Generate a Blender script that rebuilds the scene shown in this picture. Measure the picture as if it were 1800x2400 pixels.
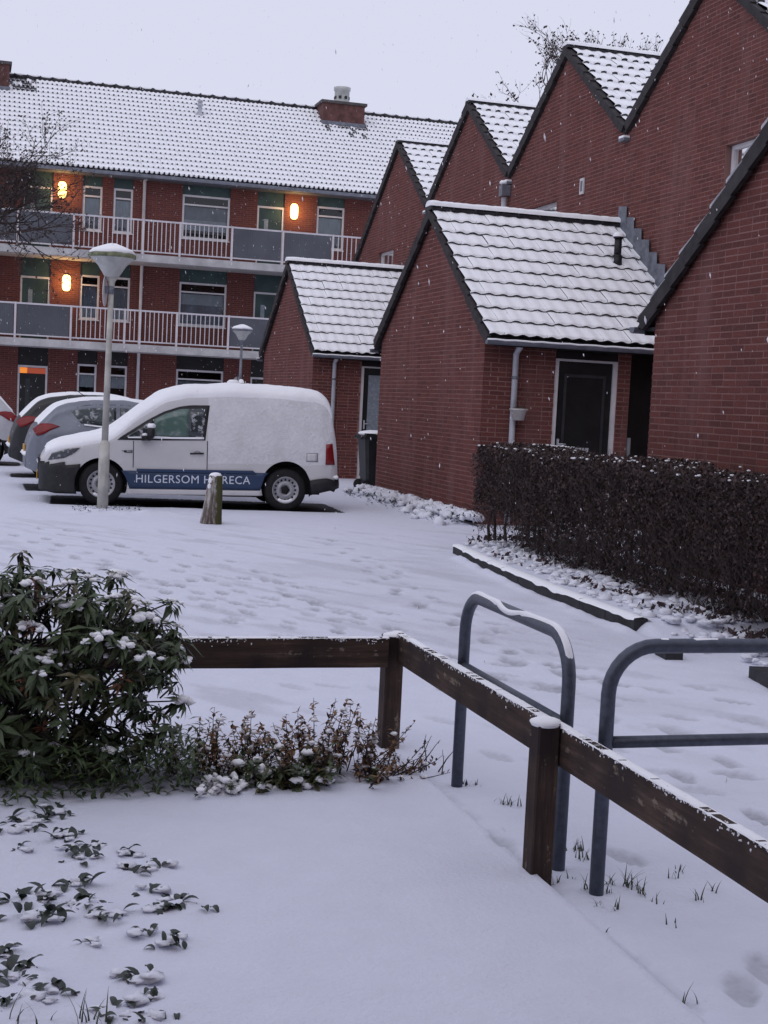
import bpy, math, random
import numpy as np
from mathutils import Vector, Matrix, noise as mnoise
from mathutils.geometry import tessellate_polygon
random.seed(7); RNG = np.random.default_rng(7)
for o in list(bpy.data.objects): bpy.data.objects.remove(o)
scene = bpy.context.scene; COL = scene.collection
# ------------------------------------------------------------------ camera
F_PX = 3330.0; EYE = 1.58
PIT, ROL, YAW = (math.radians(a) for a in (4.40, 2.807, 16.42))
fw0 = Vector((math.sin(YAW), math.cos(YAW), 0)); rt0 = Vector((math.cos(YAW), -math.sin(YAW), 0))
FWD = fw0*math.cos(PIT) - Vector((0, 0, 1))*math.sin(PIT); up0 = rt0.cross(FWD)
RGT = rt0*math.cos(ROL) + up0*math.sin(ROL); UPV = -rt0*math.sin(ROL) + up0*math.cos(ROL)
EYEV = Vector((0, 0, EYE))
cam = bpy.data.cameras.new('camera'); camo = bpy.data.objects.new('camera', cam); COL.objects.link(camo)
m = Matrix.Identity(4)
for i in range(3):
    m[i][0] = RGT[i]; m[i][1] = UPV[i]; m[i][2] = -FWD[i]; m[i][3] = EYEV[i]
camo.matrix_world = m
cam.sensor_fit = 'VERTICAL'; cam.sensor_height = 24.0; cam.lens = 24.0*F_PX/2400.0
cam.clip_start = 0.05; cam.clip_end = 2000
scene.camera = camo
# ------------------------------------------------------------------ world, sun, exposure
w = bpy.data.worlds.new('World'); scene.world = w; w.use_nodes = True
nt = w.node_tree; nt.nodes.clear()
SUN_EL, SUN_AZ = math.radians(45), math.radians(219)
sky = nt.nodes.new('ShaderNodeTexSky'); sky.sky_type = 'NISHITA'; sky.sun_disc = False
sky.sun_elevation = SUN_EL; sky.sun_rotation = SUN_AZ
bg1 = nt.nodes.new('ShaderNodeBackground'); bg1.inputs['Strength'].default_value = 0.05
nt.links.new(sky.outputs[0], bg1.inputs['Color'])
bg2 = nt.nodes.new('ShaderNodeBackground')            # the closed snow cloud cover
bg2.inputs['Color'].default_value = (0.715, 0.728, 0.885, 1); bg2.inputs['Strength'].default_value = 1.03
mixw = nt.nodes.new('ShaderNodeMixShader'); mixw.inputs[0].default_value = 0.93
nt.links.new(bg1.outputs[0], mixw.inputs[1]); nt.links.new(bg2.outputs[0], mixw.inputs[2])
outw = nt.nodes.new('ShaderNodeOutputWorld'); nt.links.new(mixw.outputs[0], outw.inputs['Surface'])
sl = bpy.data.lights.new('sun', 'SUN'); sl.energy = 0.5; sl.angle = math.radians(60); sl.color = (1.0, 0.96, 0.94)
so = bpy.data.objects.new('sun', sl); COL.objects.link(so)
sd = Vector((math.sin(SUN_AZ)*math.cos(SUN_EL), math.cos(SUN_AZ)*math.cos(SUN_EL), math.sin(SUN_EL)))
so.rotation_euler = (-sd).to_track_quat('-Z', 'Y').to_euler(); so.location = (0, 0, 30)
scene.view_settings.view_transform = 'Standard'; scene.view_settings.look = 'None'
scene.view_settings.gamma = 1.0; scene.view_settings.exposure = 0.0; scene.view_settings.use_curve_mapping = False
scene.render.resolution_x = 768; scene.render.resolution_y = 1024

# ------------------------------------------------------------------ pixel helpers (photo pixels, 1800x2400)
def ray(x, y): return FWD + RGT*((x-900)/F_PX) - UPV*((y-1200)/F_PX)
def onZ(x, y, h=0.0): d = ray(x, y); return EYEV + d*((h-EYE)/d.z)
def onX(x, y, X): d = ray(x, y); return EYEV + d*(X/d.x)
def onY(x, y, Y): d = ray(x, y); return EYEV + d*(Y/d.y)
def proj(p):
    d = Vector(p)-EYEV; k = d.dot(FWD)
    if k < 0.1: return (-9999, -9999, k)
    return (900+F_PX*d.dot(RGT)/k, 1200-F_PX*d.dot(UPV)/k, k)

# ------------------------------------------------------------------ materials
MATS = {}
def newmat(name):
    mt = bpy.data.materials.new(name); mt.use_nodes = True
    return mt, mt.node_tree, mt.node_tree.nodes['Principled BSDF']
def N(t, typ, **kw):
    n = t.nodes.new(typ)
    for k, v in kw.items():
        if k in n.inputs: n.inputs[k].default_value = v
        else: setattr(n, k, v)
    return n
def texco(t, kind='Object'): return N(t, 'ShaderNodeTexCoord').outputs[kind]
def worldpos(t): return N(t, 'ShaderNodeNewGeometry').outputs['Position']
def noise_tex(t, vec, scale, detail=4, rough=0.55):
    n = N(t, 'ShaderNodeTexNoise'); n.inputs['Scale'].default_value = scale
    n.inputs['Detail'].default_value = detail; n.inputs['Roughness'].default_value = rough
    t.links.new(vec, n.inputs['Vector']); return n.outputs['Fac']
def ramp(t, fac, stops):
    r = N(t, 'ShaderNodeValToRGB'); e = r.color_ramp.elements
    while len(e) < len(stops): e.new(0.5)
    for i, (p, c) in enumerate(stops):
        e[i].position = p; e[i].color = (c[0], c[1], c[2], 1)
    t.links.new(fac, r.inputs['Fac']); return r.outputs['Color']
def mixc(t, fac, a, b, mode='MIX'):
    n = N(t, 'ShaderNodeMix', data_type='RGBA', blend_type=mode)
    if hasattr(fac, 'links') or hasattr(fac, 'is_linked'): t.links.new(fac, n.inputs[0])
    else: n.inputs[0].default_value = fac
    for s, i in ((a, 6), (b, 7)):
        if hasattr(s, 'is_linked'): t.links.new(s, n.inputs[i])
        else: n.inputs[i].default_value = (s[0], s[1], s[2], 1)
    return n.outputs[2]
def math_n(t, op, a, b=0.0, clamp=False):
    n = N(t, 'ShaderNodeMath', operation=op, use_clamp=clamp)
    for s, i in ((a, 0), (b, 1)):
        if hasattr(s, 'is_linked'): t.links.new(s, n.inputs[i])
        else: n.inputs[i].default_value = s
    return n.outputs[0]
def bump(t, bs, h, strength=0.3, dist=0.01):
    b = N(t, 'ShaderNodeBump'); b.inputs['Strength'].default_value = strength; b.inputs['Distance'].default_value = dist
    t.links.new(h, b.inputs['Height']); t.links.new(b.outputs[0], bs.inputs['Normal'])
def simple(name, col, rough=0.6, metal=0.0, var=0.25, scale=8.0, bmp=0.15, bdist=0.004, spec=0.4, world=False):
    mt, t, bs = newmat(name); vec = worldpos(t) if world else texco(t)
    n1 = noise_tex(t, vec, scale, 6); n2 = noise_tex(t, vec, scale*7, 3)
    lo = [c*(1-var) for c in col]; hi = [min(1, c*(1+var)) for c in col]
    c1 = ramp(t, n1, [(0.3, lo), (0.7, hi)])
    t.links.new(c1, bs.inputs['Base Color'])
    bs.inputs['Roughness'].default_value = rough; bs.inputs['Metallic'].default_value = metal
    bs.inputs['Specular IOR Level'].default_value = spec
    if bmp: bump(t, bs, n2, bmp, bdist)
    MATS[name] = mt; return mt
def emis(name, col, s):
    mt, t, bs = newmat(name); bs.inputs['Base Color'].default_value = (*col, 1)
    bs.inputs['Emission Color'].default_value = (*col, 1); bs.inputs['Emission Strength'].default_value = s
    MATS[name] = mt; return mt

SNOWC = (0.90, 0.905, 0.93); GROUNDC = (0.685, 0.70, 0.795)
def mk_snow(name, scale, bs_, bd, worn=False):
    mt, t, bs = newmat(name); vec = worldpos(t)
    a = noise_tex(t, vec, scale, 6, 0.6); b = noise_tex(t, vec, scale*9, 3, 0.6)
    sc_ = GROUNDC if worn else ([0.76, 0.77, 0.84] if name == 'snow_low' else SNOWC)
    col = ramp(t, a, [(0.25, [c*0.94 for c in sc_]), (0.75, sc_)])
    if worn:
        at = N(t, 'ShaderNodeAttribute'); at.attribute_name = 'worn'
        g = noise_tex(t, vec, 28, 4)
        fac = math_n(t, 'MULTIPLY', at.outputs['Fac'], math_n(t, 'ADD', g, 0.35), True)
        col = mixc(t, fac, col, (0.30, 0.30, 0.33))
        a2 = N(t, 'ShaderNodeAttribute'); a2.attribute_name = 'bare'
        col = mixc(t, ramp(t, math_n(t, 'ADD', a2.outputs['Fac'], math_n(t, 'MULTIPLY', math_n(t, 'SUBTRACT', g, 0.5), 0.5)), [(0.42, (0, 0, 0)), (0.55, (1, 1, 1))]), col, (0.035, 0.035, 0.042))
    t.links.new(col, bs.inputs['Base Color']); bs.inputs['Roughness'].default_value = 0.75
    bs.inputs['Specular IOR Level'].default_value = 0.2
    s = math_n(t, 'ADD', a, math_n(t, 'MULTIPLY', b, 0.8 if worn else 0.45)); bump(t, bs, s, bs_, bd)
    MATS[name] = mt
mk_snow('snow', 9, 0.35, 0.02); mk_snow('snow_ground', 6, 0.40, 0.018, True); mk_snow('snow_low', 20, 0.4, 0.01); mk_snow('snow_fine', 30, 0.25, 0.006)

def mk_brick():
    mt, t, bs = newmat('brick'); vec = worldpos(t)
    g = N(t, 'ShaderNodeNewGeometry'); oi = N(t, 'ShaderNodeObjectInfo')
    r = math_n(t, 'FRACT', math_n(t, 'ADD', g.outputs['Random Per Island'], oi.outputs['Random']))
    c = ramp(t, r, [(0.0, (0.050, 0.0170, 0.0150)), (0.25, (0.092, 0.0262, 0.0220)), (0.6, (0.122, 0.0335, 0.0270)), (0.85, (0.150, 0.0425, 0.0345)), (1.0, (0.080, 0.0305, 0.0275))])
    big = noise_tex(t, vec, 0.7, 4); c = mixc(t, math_n(t, 'MULTIPLY', big, 0.55), c, (0.088, 0.040, 0.036))
    fine = noise_tex(t, vec, 60, 5, 0.7); c = mixc(t, 0.35, c, ramp(t, fine, [(0.3, (0.06, 0.02, 0.02)), (0.7, (0.30, 0.13, 0.115))]))
    # lime bloom and water stains with an outline of their own
    st = N(t, 'ShaderNodeMapping'); st.inputs['Scale'].default_value = (2.2, 2.2, 0.35)
    t.links.new(vec, st.inputs['Vector']); sn = noise_tex(t, st.outputs[0], 1.0, 5, 0.65)
    c = mixc(t, math_n(t, 'MULTIPLY', ramp(t, sn, [(0.50, (0, 0, 0)), (0.66, (1, 1, 1))]), 0.34), c, (0.215, 0.12, 0.115))
    t.links.new(c, bs.inputs['Base Color']); bs.inputs['Roughness'].default_value = 0.9
    bs.inputs['Specular IOR Level'].default_value = 0.15; bump(t, bs, fine, 0.5, 0.004); MATS['brick'] = mt
mk_brick()
def mk_mortar():
    mt, t, bs = newmat('mortar'); vec = worldpos(t); n = noise_tex(t, vec, 3, 5); f = noise_tex(t, vec, 90, 3)
    c = ramp(t, n, [(0.3, (0.185, 0.098, 0.086)), (0.7, (0.265, 0.150, 0.135))])
    t.links.new(c, bs.inputs['Base Color']); bs.inputs['Roughness'].default_value = 0.95; bump(t, bs, f, 0.5, 0.004)
    bs.inputs['Specular IOR Level'].default_value = 0.1; MATS['mortar'] = mt
mk_mortar()
def mk_farbrick():
    mt, t, bs = newmat('far_brick'); vec = worldpos(t)
    mp = N(t, 'ShaderNodeMapping'); mp.inputs['Rotation'].default_value = (math.radians(90), 0, 0)
    t.links.new(vec, mp.inputs['Vector'])
    b = N(t, 'ShaderNodeTexBrick'); b.inputs['Scale'].default_value = 1.0
    b.inputs['Brick Width'].default_value = 0.22; b.inputs['Row Height'].default_value = 0.0625
    b.inputs['Mortar Size'].default_value = 0.006; b.inputs['Mortar Smooth'].default_value = 0.2
    b.inputs['Color1'].default_value = (0.165, 0.050, 0.040, 1); b.inputs['Color2'].default_value = (0.115, 0.038, 0.033, 1)
    b.inputs['Mortar'].default_value = (0.20, 0.115, 0.10, 1); t.links.new(mp.outputs[0], b.inputs['Vector'])
    n = noise_tex(t, vec, 0.9, 5); c = mixc(t, math_n(t, 'MULTIPLY', n, 0.5), b.outputs['Color'], (0.10, 0.045, 0.045))
    t.links.new(c, bs.inputs['Base Color']); bs.inputs['Roughness'].default_value = 0.9
    bs.inputs['Specular IOR Level'].default_value = 0.15; bump(t, bs, math_n(t, 'SUBTRACT', 1.0, b.outputs['Fac']), 0.5, 0.006)
    MATS['far_brick'] = mt
mk_farbrick()
simple('tile', (0.022, 0.021, 0.026), 0.6, var=0.4, scale=5, world=True)
simple('verge', (0.026, 0.022, 0.023), 0.75, var=0.5, scale=9, world=True)
simple('white_paint', (0.60, 0.58, 0.59), 0.5, var=0.10, scale=4, world=True, bmp=0.05)
simple('rail_paint', (0.58, 0.55, 0.58), 0.5, var=0.12, scale=3, world=True, bmp=0.05)
simple('grey_pipe', (0.42, 0.43, 0.47), 0.5, var=0.2, scale=5, world=True)
simple('zinc', (0.16, 0.17, 0.20), 0.45, 0.3, var=0.25, scale=6, world=True)
simple('lead', (0.145, 0.155, 0.185), 0.6, 0.0, var=0.35, scale=9, world=True, bmp=0.4, bdist=0.01)
simple('concrete', (0.44, 0.43, 0.43), 0.85, var=0.22, scale=2.5, world=True, bmp=0.2)
simple('kerb_stone', (0.024, 0.023, 0.027), 0.8, var=0.5, scale=12, world=True, bmp=0.5, bdist=0.01)
simple('green_panel', (0.030, 0.060, 0.058), 0.45, var=0.4, scale=2.0, world=True, bmp=0)
simple('dark_door', (0.010, 0.011, 0.012), 0.4, var=0.4, scale=4, world=True, bmp=0.05)
simple('moulding', (0.030, 0.030, 0.034), 0.5, var=0.3, scale=6, world=True)
simple('black_plastic', (0.014, 0.014, 0.016), 0.55, var=0.4, scale=14, bmp=0.2)
simple('rubber', (0.011, 0.011, 0.012), 0.85, var=0.4, scale=20, bmp=0.3)
simple('wheel_steel', (0.36, 0.36, 0.38), 0.4, 0.4, var=0.25, scale=9)
simple('cream_paint', (0.43, 0.42, 0.38), 0.55, var=0.22, scale=6, bmp=0.1)
simple('lamp_plastic', (0.42, 0.43, 0.41), 0.35, var=0.16, scale=7, bmp=0.05)
simple('moss_rim', (0.17, 0.185, 0.11), 0.8, var=0.5, scale=14)
simple('galvanised', (0.080, 0.090, 0.118), 0.45, 0.45, var=0.22, scale=45, bmp=0.12)
simple('bin_plastic', (0.016, 0.017, 0.019), 0.5, var=0.5, scale=5)
simple('pot', (0.46, 0.43, 0.41), 0.6, var=0.12)
simple('soil', (0.03, 0.022, 0.018), 0.95, var=0.5, scale=30)
simple('bark', (0.045, 0.035, 0.032), 0.9, var=0.5, scale=18, bmp=0.6, bdist=0.01)
simple('twig', (0.052, 0.038, 0.036), 0.9, var=0.45, scale=10, world=True, bmp=0)
simple('hedge_leaf', (0.052, 0.031, 0.030), 0.7, var=0.6, scale=6, world=True, bmp=0)
simple('dry_leaf', (0.21, 0.115, 0.055), 0.7, var=0.6, scale=14, world=True, bmp=0)
simple('red_leaf', (0.17, 0.065, 0.032), 0.6, var=0.5, scale=14, world=True, bmp=0)
simple('grass', (0.060, 0.068, 0.034), 0.7, var=0.5, scale=8, world=True, bmp=0)
simple('curtain', (0.50, 0.54, 0.60), 0.9, var=0.12, scale=3, world=True, bmp=0)
simple('blind', (0.27, 0.29, 0.34), 0.8, var=0.25, scale=2, world=True, bmp=0)
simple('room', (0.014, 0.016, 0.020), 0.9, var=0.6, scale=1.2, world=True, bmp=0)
simple('chimney_brick', (0.105, 0.047, 0.042), 0.9, var=0.4, scale=5, world=True, bmp=0.4)
simple('number_plate', (0.55, 0.30, 0.05), 0.5, var=0.1)
simple('flake', (0.9, 0.9, 0.93), 0.9, var=0.02, bmp=0)
def mk_leaf(name, c0, c1):
    mt, t, bs = newmat(name); vec = worldpos(t)
    n = noise_tex(t, vec, 9, 4); f = noise_tex(t, vec, 40, 2)
    c = ramp(t, n, [(0.3, c0), (0.7, c1)]); c = mixc(t, math_n(t, 'MULTIPLY', f, 0.4), c, (0.02, 0.03, 0.02))
    t.links.new(c, bs.inputs['Base Color']); bs.inputs['Roughness'].default_value = 0.42
    bs.inputs['Specular IOR Level'].default_value = 0.45; MATS[name] = mt
mk_leaf('bush_leaf', (0.034, 0.056, 0.022), (0.090, 0.125, 0.046))
mk_leaf('bush_leaf_yellow', (0.070, 0.075, 0.026), (0.105, 0.085, 0.035))
mk_leaf('ivy_leaf', (0.014, 0.022, 0.018), (0.034, 0.044, 0.030))
def mk_wood():
    mt, t, bs = newmat('fence_wood'); vec = texco(t)
    mp = N(t, 'ShaderNodeMapping'); mp.inputs['Scale'].default_value = (1.2, 16, 16); t.links.new(vec, mp.inputs['Vector'])
    g = noise_tex(t, mp.outputs[0], 3, 6, 0.65); b = noise_tex(t, vec, 3.0, 5)
    c = ramp(t, g, [(0.25, (0.024, 0.015, 0.012)), (0.55, (0.072, 0.045, 0.034)), (0.80, (0.17, 0.125, 0.095))])
    c = mixc(t, ramp(t, b, [(0.42, (0, 0, 0)), (0.62, (1, 1, 1))]), c, (0.028, 0.019, 0.018))
    fl = noise_tex(t, mp.outputs[0], 1.4, 5, 0.7); f2 = noise_tex(t, vec, 24, 4, 0.7)
    c = mixc(t, ramp(t, math_n(t, 'MULTIPLY', fl, f2), [(0.34, (0, 0, 0)), (0.40, (1, 1, 1))]), c, (0.19, 0.15, 0.115))
    t.links.new(c, bs.inputs['Base Color']); bs.inputs['Roughness'].default_value = 0.8; bs.inputs['Specular IOR Level'].default_value = 0.25
    bump(t, bs, g, 0.5, 0.006); MATS['fence_wood'] = mt
mk_wood()
def mk_stump():
    mt, t, bs = newmat('weathered_wood'); vec = texco(t)
    mp = N(t, 'ShaderNodeMapping'); mp.inputs['Scale'].default_value = (14, 14, 2.4); t.links.new(vec, mp.inputs['Vector'])
    g = noise_tex(t, mp.outputs[0], 1.5, 6, 0.7); b = noise_tex(t, vec, 11, 4)
    c = ramp(t, g, [(0.3, (0.035, 0.024, 0.020)), (0.48, (0.13, 0.105, 0.09)), (0.62, (0.42, 0.40, 0.38))])
    sx = N(t, 'ShaderNodeSeparateXYZ'); t.links.new(vec, sx.inputs[0])
    side = math_n(t, 'ADD', math_n(t, 'MULTIPLY', sx.outputs['X'], 9.0), math_n(t, 'SUBTRACT', b, 0.45))
    c = mixc(t, ramp(t, side, [(0.05, (0, 0, 0)), (0.4, (1, 1, 1))]), c, (0.055, 0.055, 0.018))
    t.links.new(c, bs.inputs['Base Color']); bs.inputs['Roughness'].default_value = 0.9; bump(t, bs, g, 0.8, 0.012)
    MATS['weathered_wood'] = mt
mk_stump()
def mk_paint(name, col, rough=0.3, frost=0.5, metal=0.0, zlo=None):
    mt, t, bs = newmat(name); vec = texco(t)
    n = noise_tex(t, vec, 3, 5); f = noise_tex(t, vec, 22, 5, 0.6)
    c = ramp(t, n, [(0.3, [x*0.9 for x in col]), (0.7, col)])
    fr = ramp(t, math_n(t, 'ADD', math_n(t, 'MULTIPLY', f, 0.6), math_n(t, 'MULTIPLY', n, 0.4)), [(0.62-0.2*frost, (0, 0, 0)), (0.82-0.2*frost, (1, 1, 1))])
    c = mixc(t, math_n(t, 'MULTIPLY', fr, frost), c, (0.72, 0.72, 0.75))
    t.links.new(c, bs.inputs['Base Color']); bs.inputs['Roughness'].default_value = rough; bs.inputs['Metallic'].default_value = metal
    bump(t, bs, f, min(1, 0.6*frost), 0.03); MATS[name] = mt
mk_paint('van_white', (0.60, 0.59, 0.595), 0.35, 0.15)
mk_paint('van_frosted', (0.66, 0.66, 0.68), 0.75, 0.9)
mk_paint('silver_paint', (0.185, 0.20, 0.235), 0.35, 0.22, 0.35)
mk_paint('black_paint', (0.012, 0.012, 0.014), 0.35, 0.12)
mk_paint('pale_paint', (0.50, 0.50, 0.53), 0.4, 0.5)
mk_paint('blue_print', (0.020, 0.045, 0.105), 0.45, 0.06)
simple('letter', (0.62, 0.66, 0.74), 0.5, var=0.05, bmp=0)
simple('lens_red', (0.19, 0.008, 0.010), 0.25, var=0.2, bmp=0)
def mk_glass(name, base, snowy, mask=(0.5, 0.62), rough=0.08, sc=16):
    mt, t, bs = newmat(name); vec = texco(t)
    n = noise_tex(t, vec, sc, 5, 0.65); m_ = ramp(t, n, [(mask[0], (0, 0, 0)), (mask[1], (1, 1, 1))])
    fac = math_n(t, 'MULTIPLY', m_, snowy)
    c = mixc(t, fac, base, (0.72, 0.73, 0.76)); t.links.new(c, bs.inputs['Base Color'])
    t.links.new(math_n(t, 'ADD', math_n(t, 'MULTIPLY', fac, 0.6), rough), bs.inputs['Roughness'])
    bs.inputs['Specular IOR Level'].default_value = 0.6; MATS[name] = mt
mk_glass('car_glass', (0.03, 0.042, 0.045), 0.42)
mk_glass('lamp_glass', (0.05, 0.055, 0.065), 0.35, (0.55, 0.65), sc=22)
mk_glass('van_glass', (0.085, 0.145, 0.125), 0.22, (0.5, 0.75), sc=9)
mk_glass('van_glass_dark', (0.035, 0.042, 0.048), 0.5, (0.52, 0.62), sc=14)
def mk_pane():
    mt, t, bs = newmat('pane'); t.nodes.remove(bs)
    tr = N(t, 'ShaderNodeBsdfTransparent'); gl = N(t, 'ShaderNodeBsdfGlossy'); gl.inputs['Roughness'].default_value = 0.03
    tr.inputs['Color'].default_value = (0.85, 0.9, 0.9, 1); fr = N(t, 'ShaderNodeFresnel'); fr.inputs['IOR'].default_value = 1.7
    mx = N(t, 'ShaderNodeMixShader'); t.links.new(fr.outputs[0], mx.inputs[0]); t.links.new(tr.outputs[0], mx.inputs[1]); t.links.new(gl.outputs[0], mx.inputs[2])
    t.links.new(mx.outputs[0], t.nodes['Material Output'].inputs['Surface']); MATS['pane'] = mt
mk_pane()
def mk_ribbed():
    mt, t, bs = newmat('ribbed_glass'); vec = worldpos(t)
    wv = N(t, 'ShaderNodeTexWave'); wv.inputs['Scale'].default_value = 5.0; wv.inputs['Distortion'].default_value = 0.6
    t.links.new(vec, wv.inputs['Vector']); n = noise_tex(t, vec, 1.2, 4)
    c = ramp(t, n, [(0.3, (0.060, 0.066, 0.080)), (0.7, (0.090, 0.097, 0.115))])
    t.links.new(c, bs.inputs['Base Color']); bs.inputs['Roughness'].default_value = 0.45; bump(t, bs, wv.outputs['Fac'], 0.3, 0.01); MATS['ribbed_glass'] = mt
mk_ribbed()
emis('lamp_glow', (1.0, 0.70, 0.24), 4.2)
emis('sign_glow', (1.0, 0.30, 0.04), 0.55)
emis('sign_red', (0.55, 0.10, 0.04), 0.25)

# ------------------------------------------------------------------ mesh helpers
class MB:
    def __init__(s): s.v = []; s.f = []; s.m = []; s.smooth = []
    def add(s, vs, fs, mi=0, sm=False):
        b = len(s.v); s.v.extend([tuple(p) for p in vs]); s.f.extend([tuple(b+i for i in f) for f in fs])
        s.m.extend([mi]*len(fs)); s.smooth.extend([sm]*len(fs)); return s
    def box(s, a, b, mi=0):
        x0, y0, z0 = (min(a[i], b[i]) for i in range(3)); x1, y1, z1 = (max(a[i], b[i]) for i in range(3))
        v = [(x0, y0, z0), (x1, y0, z0), (x1, y1, z0), (x0, y1, z0), (x0, y0, z1), (x1, y0, z1), (x1, y1, z1), (x0, y1, z1)]
        return s.add(v, [(3, 2, 1, 0), (4, 5, 6, 7), (0, 1, 5, 4), (1, 2, 6, 5), (2, 3, 7, 6), (3, 0, 4, 7)], mi)
    def obox(s, c, ax, ay, az, mi=0):          # centre, half-axis vectors
        c = Vector(c); v = [c+sx*Vector(ax)+sy*Vector(ay)+sz*Vector(az) for sz in (-1, 1) for sx, sy in ((-1, -1), (1, -1), (1, 1), (-1, 1))]
        return s.add(v, [(3, 2, 1, 0), (4, 5, 6, 7), (0, 1, 5, 4), (1, 2, 6, 5), (2, 3, 7, 6), (3, 0, 4, 7)], mi)
    def tube(s, pts, r, n=8, mi=0, sm=True, cap=True):
        pts = [Vector(p) for p in pts]; k = len(pts)
        rs = r if isinstance(r, (list, tuple)) else [r]*k
        ref = None; vs = []
        for i, p in enumerate(pts):
            d = (pts[min(i+1, k-1)]-pts[max(i-1, 0)])
            if d.length < 1e-9: d = Vector((0, 0, 1))
            d.normalize()
            if ref is None: ref = d.orthogonal().normalized()
            ref = ref-d*ref.dot(d)
            if ref.length < 1e-6: ref = d.orthogonal()
            ref.normalize(); q = d.cross(ref)
            for j in range(n):
                a = 2*math.pi*j/n; vs.append(p+(ref*math.cos(a)+q*math.sin(a))*rs[i])
        fs = [(i*n+j, i*n+(j+1) % n, (i+1)*n+(j+1) % n, (i+1)*n+j) for i in range(k-1) for j in range(n)]
        if cap: fs += [tuple(range(n-1, -1, -1)), tuple((k-1)*n+j for j in range(n))]
        return s.add(vs, fs, mi, sm)
    def lathe(s, prof, o=(0, 0, 0), n=24, axis='z', mi=0, sm=True):   # prof: (radius, height)
        vs = []
        for r, h in prof:
            for j in range(n):
                a = 2*math.pi*j/n; c, q = r*math.cos(a), r*math.sin(a)
                vs.append((o[0]+c, o[1]+q, o[2]+h) if axis == 'z' else (o[0]+c, o[1]+h, o[2]+q))
        fs = [(i*n+j, i*n+(j+1) % n, (i+1)*n+(j+1) % n, (i+1)*n+j) for i in range(len(prof)-1) for j in range(n)]
        return s.add(vs, fs, mi, sm)
    def lump(s, c, rx, ry, rz, seed=0, n=8, m=5, amp=0.25, mi=0):      # flattened uneven snow lump
        vs = []; c = Vector(c)
        for i in range(m+1):
            th = math.pi*i/m
            for j in range(n):
                a = 2*math.pi*j/n; d = Vector((math.sin(th)*math.cos(a), math.sin(th)*math.sin(a), math.cos(th)))
                k = 1+amp*mnoise.noise(d*1.7+Vector((seed*3.1, seed*1.7, 0)))+amp*0.6*mnoise.noise(d*4.1+Vector((seed*1.3, 0, seed*2.7)))
                vs.append((c.x+d.x*rx*k, c.y+d.y*ry*k, c.z+d.z*rz*k))
        fs = [(i*n+j, (i+1)*n+j, (i+1)*n+(j+1) % n, i*n+(j+1) % n) for i in range(m) for j in range(n)]
        return s.add(vs, fs, mi, True)
    def mesh(s, name, mats):
        me = bpy.data.meshes.new(name); me.from_pydata(s.v, [], s.f); me.update()
        for k in (mats if isinstance(mats, (list, tuple)) else [mats]): me.materials.append(MATS[k])
        if any(s.m): me.polygons.foreach_set('material_index', s.m)
        if any(s.smooth): me.polygons.foreach_set('use_smooth', s.smooth)
        return me
    def build(s, name, mats, parent=None, local=False):
        return link(name, s.mesh(name, mats), parent, local)
def link(name, me, parent=None, local=False):
    o = bpy.data.objects.new(name, me); COL.objects.link(o)
    if parent is not None: attach(o, parent, local)
    return o
def attach(o, parent, local=False):
    o.parent = parent
    if not local and parent.type == 'EMPTY':
        o.matrix_parent_inverse = Matrix.Translation(-parent.location)
    return o
def tag(o, label=None, cat=None, group=None, kind=None):
    for k, v in (('label', label), ('category', cat), ('group', group), ('kind', kind)):
        if v: o[k] = v
    return o
def thing(name, label, cat, loc=(0, 0, 0), rz=0.0, group=None):
    o = bpy.data.objects.new(name, None); COL.objects.link(o); o.location = loc; o.rotation_euler = (0, 0, rz)
    o.empty_display_size = 0.2
    return tag(o, label, cat, group)
def inst(name, me, loc, parent, rot=None):
    o = bpy.data.objects.new(name, me); COL.objects.link(o)
    o.matrix_basis = Matrix.Translation(loc) @ (rot if rot is not None else Matrix.Identity(4))
    if parent is not None: attach(o, parent)
    return o

def vnoise(x, y, seed=0):
    xi = np.floor(x).astype(int); yi = np.floor(y).astype(int); xf = x-xi; yf = y-yi
    u = xf*xf*(3-2*xf); v = yf*yf*(3-2*yf)
    def h(a, b):
        n = (a*374761393 + b*668265263 + seed*1442695041) & 0xffffffff
        n = ((n ^ (n >> 13))*1274126177) & 0xffffffff
        return ((n ^ (n >> 16)) & 0xffff)/65535.0
    return (h(xi, yi)*(1-u)+h(xi+1, yi)*u)*(1-v)+(h(xi, yi+1)*(1-u)+h(xi+1, yi+1)*u)*v
def fbm(x, y, seed=0, o=4):
    t = 0; a = 1; s = 0
    for k in range(o): t = t+a*vnoise(x*2**k, y*2**k, seed+k); s += a; a *= 0.5
    return t/s

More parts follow.
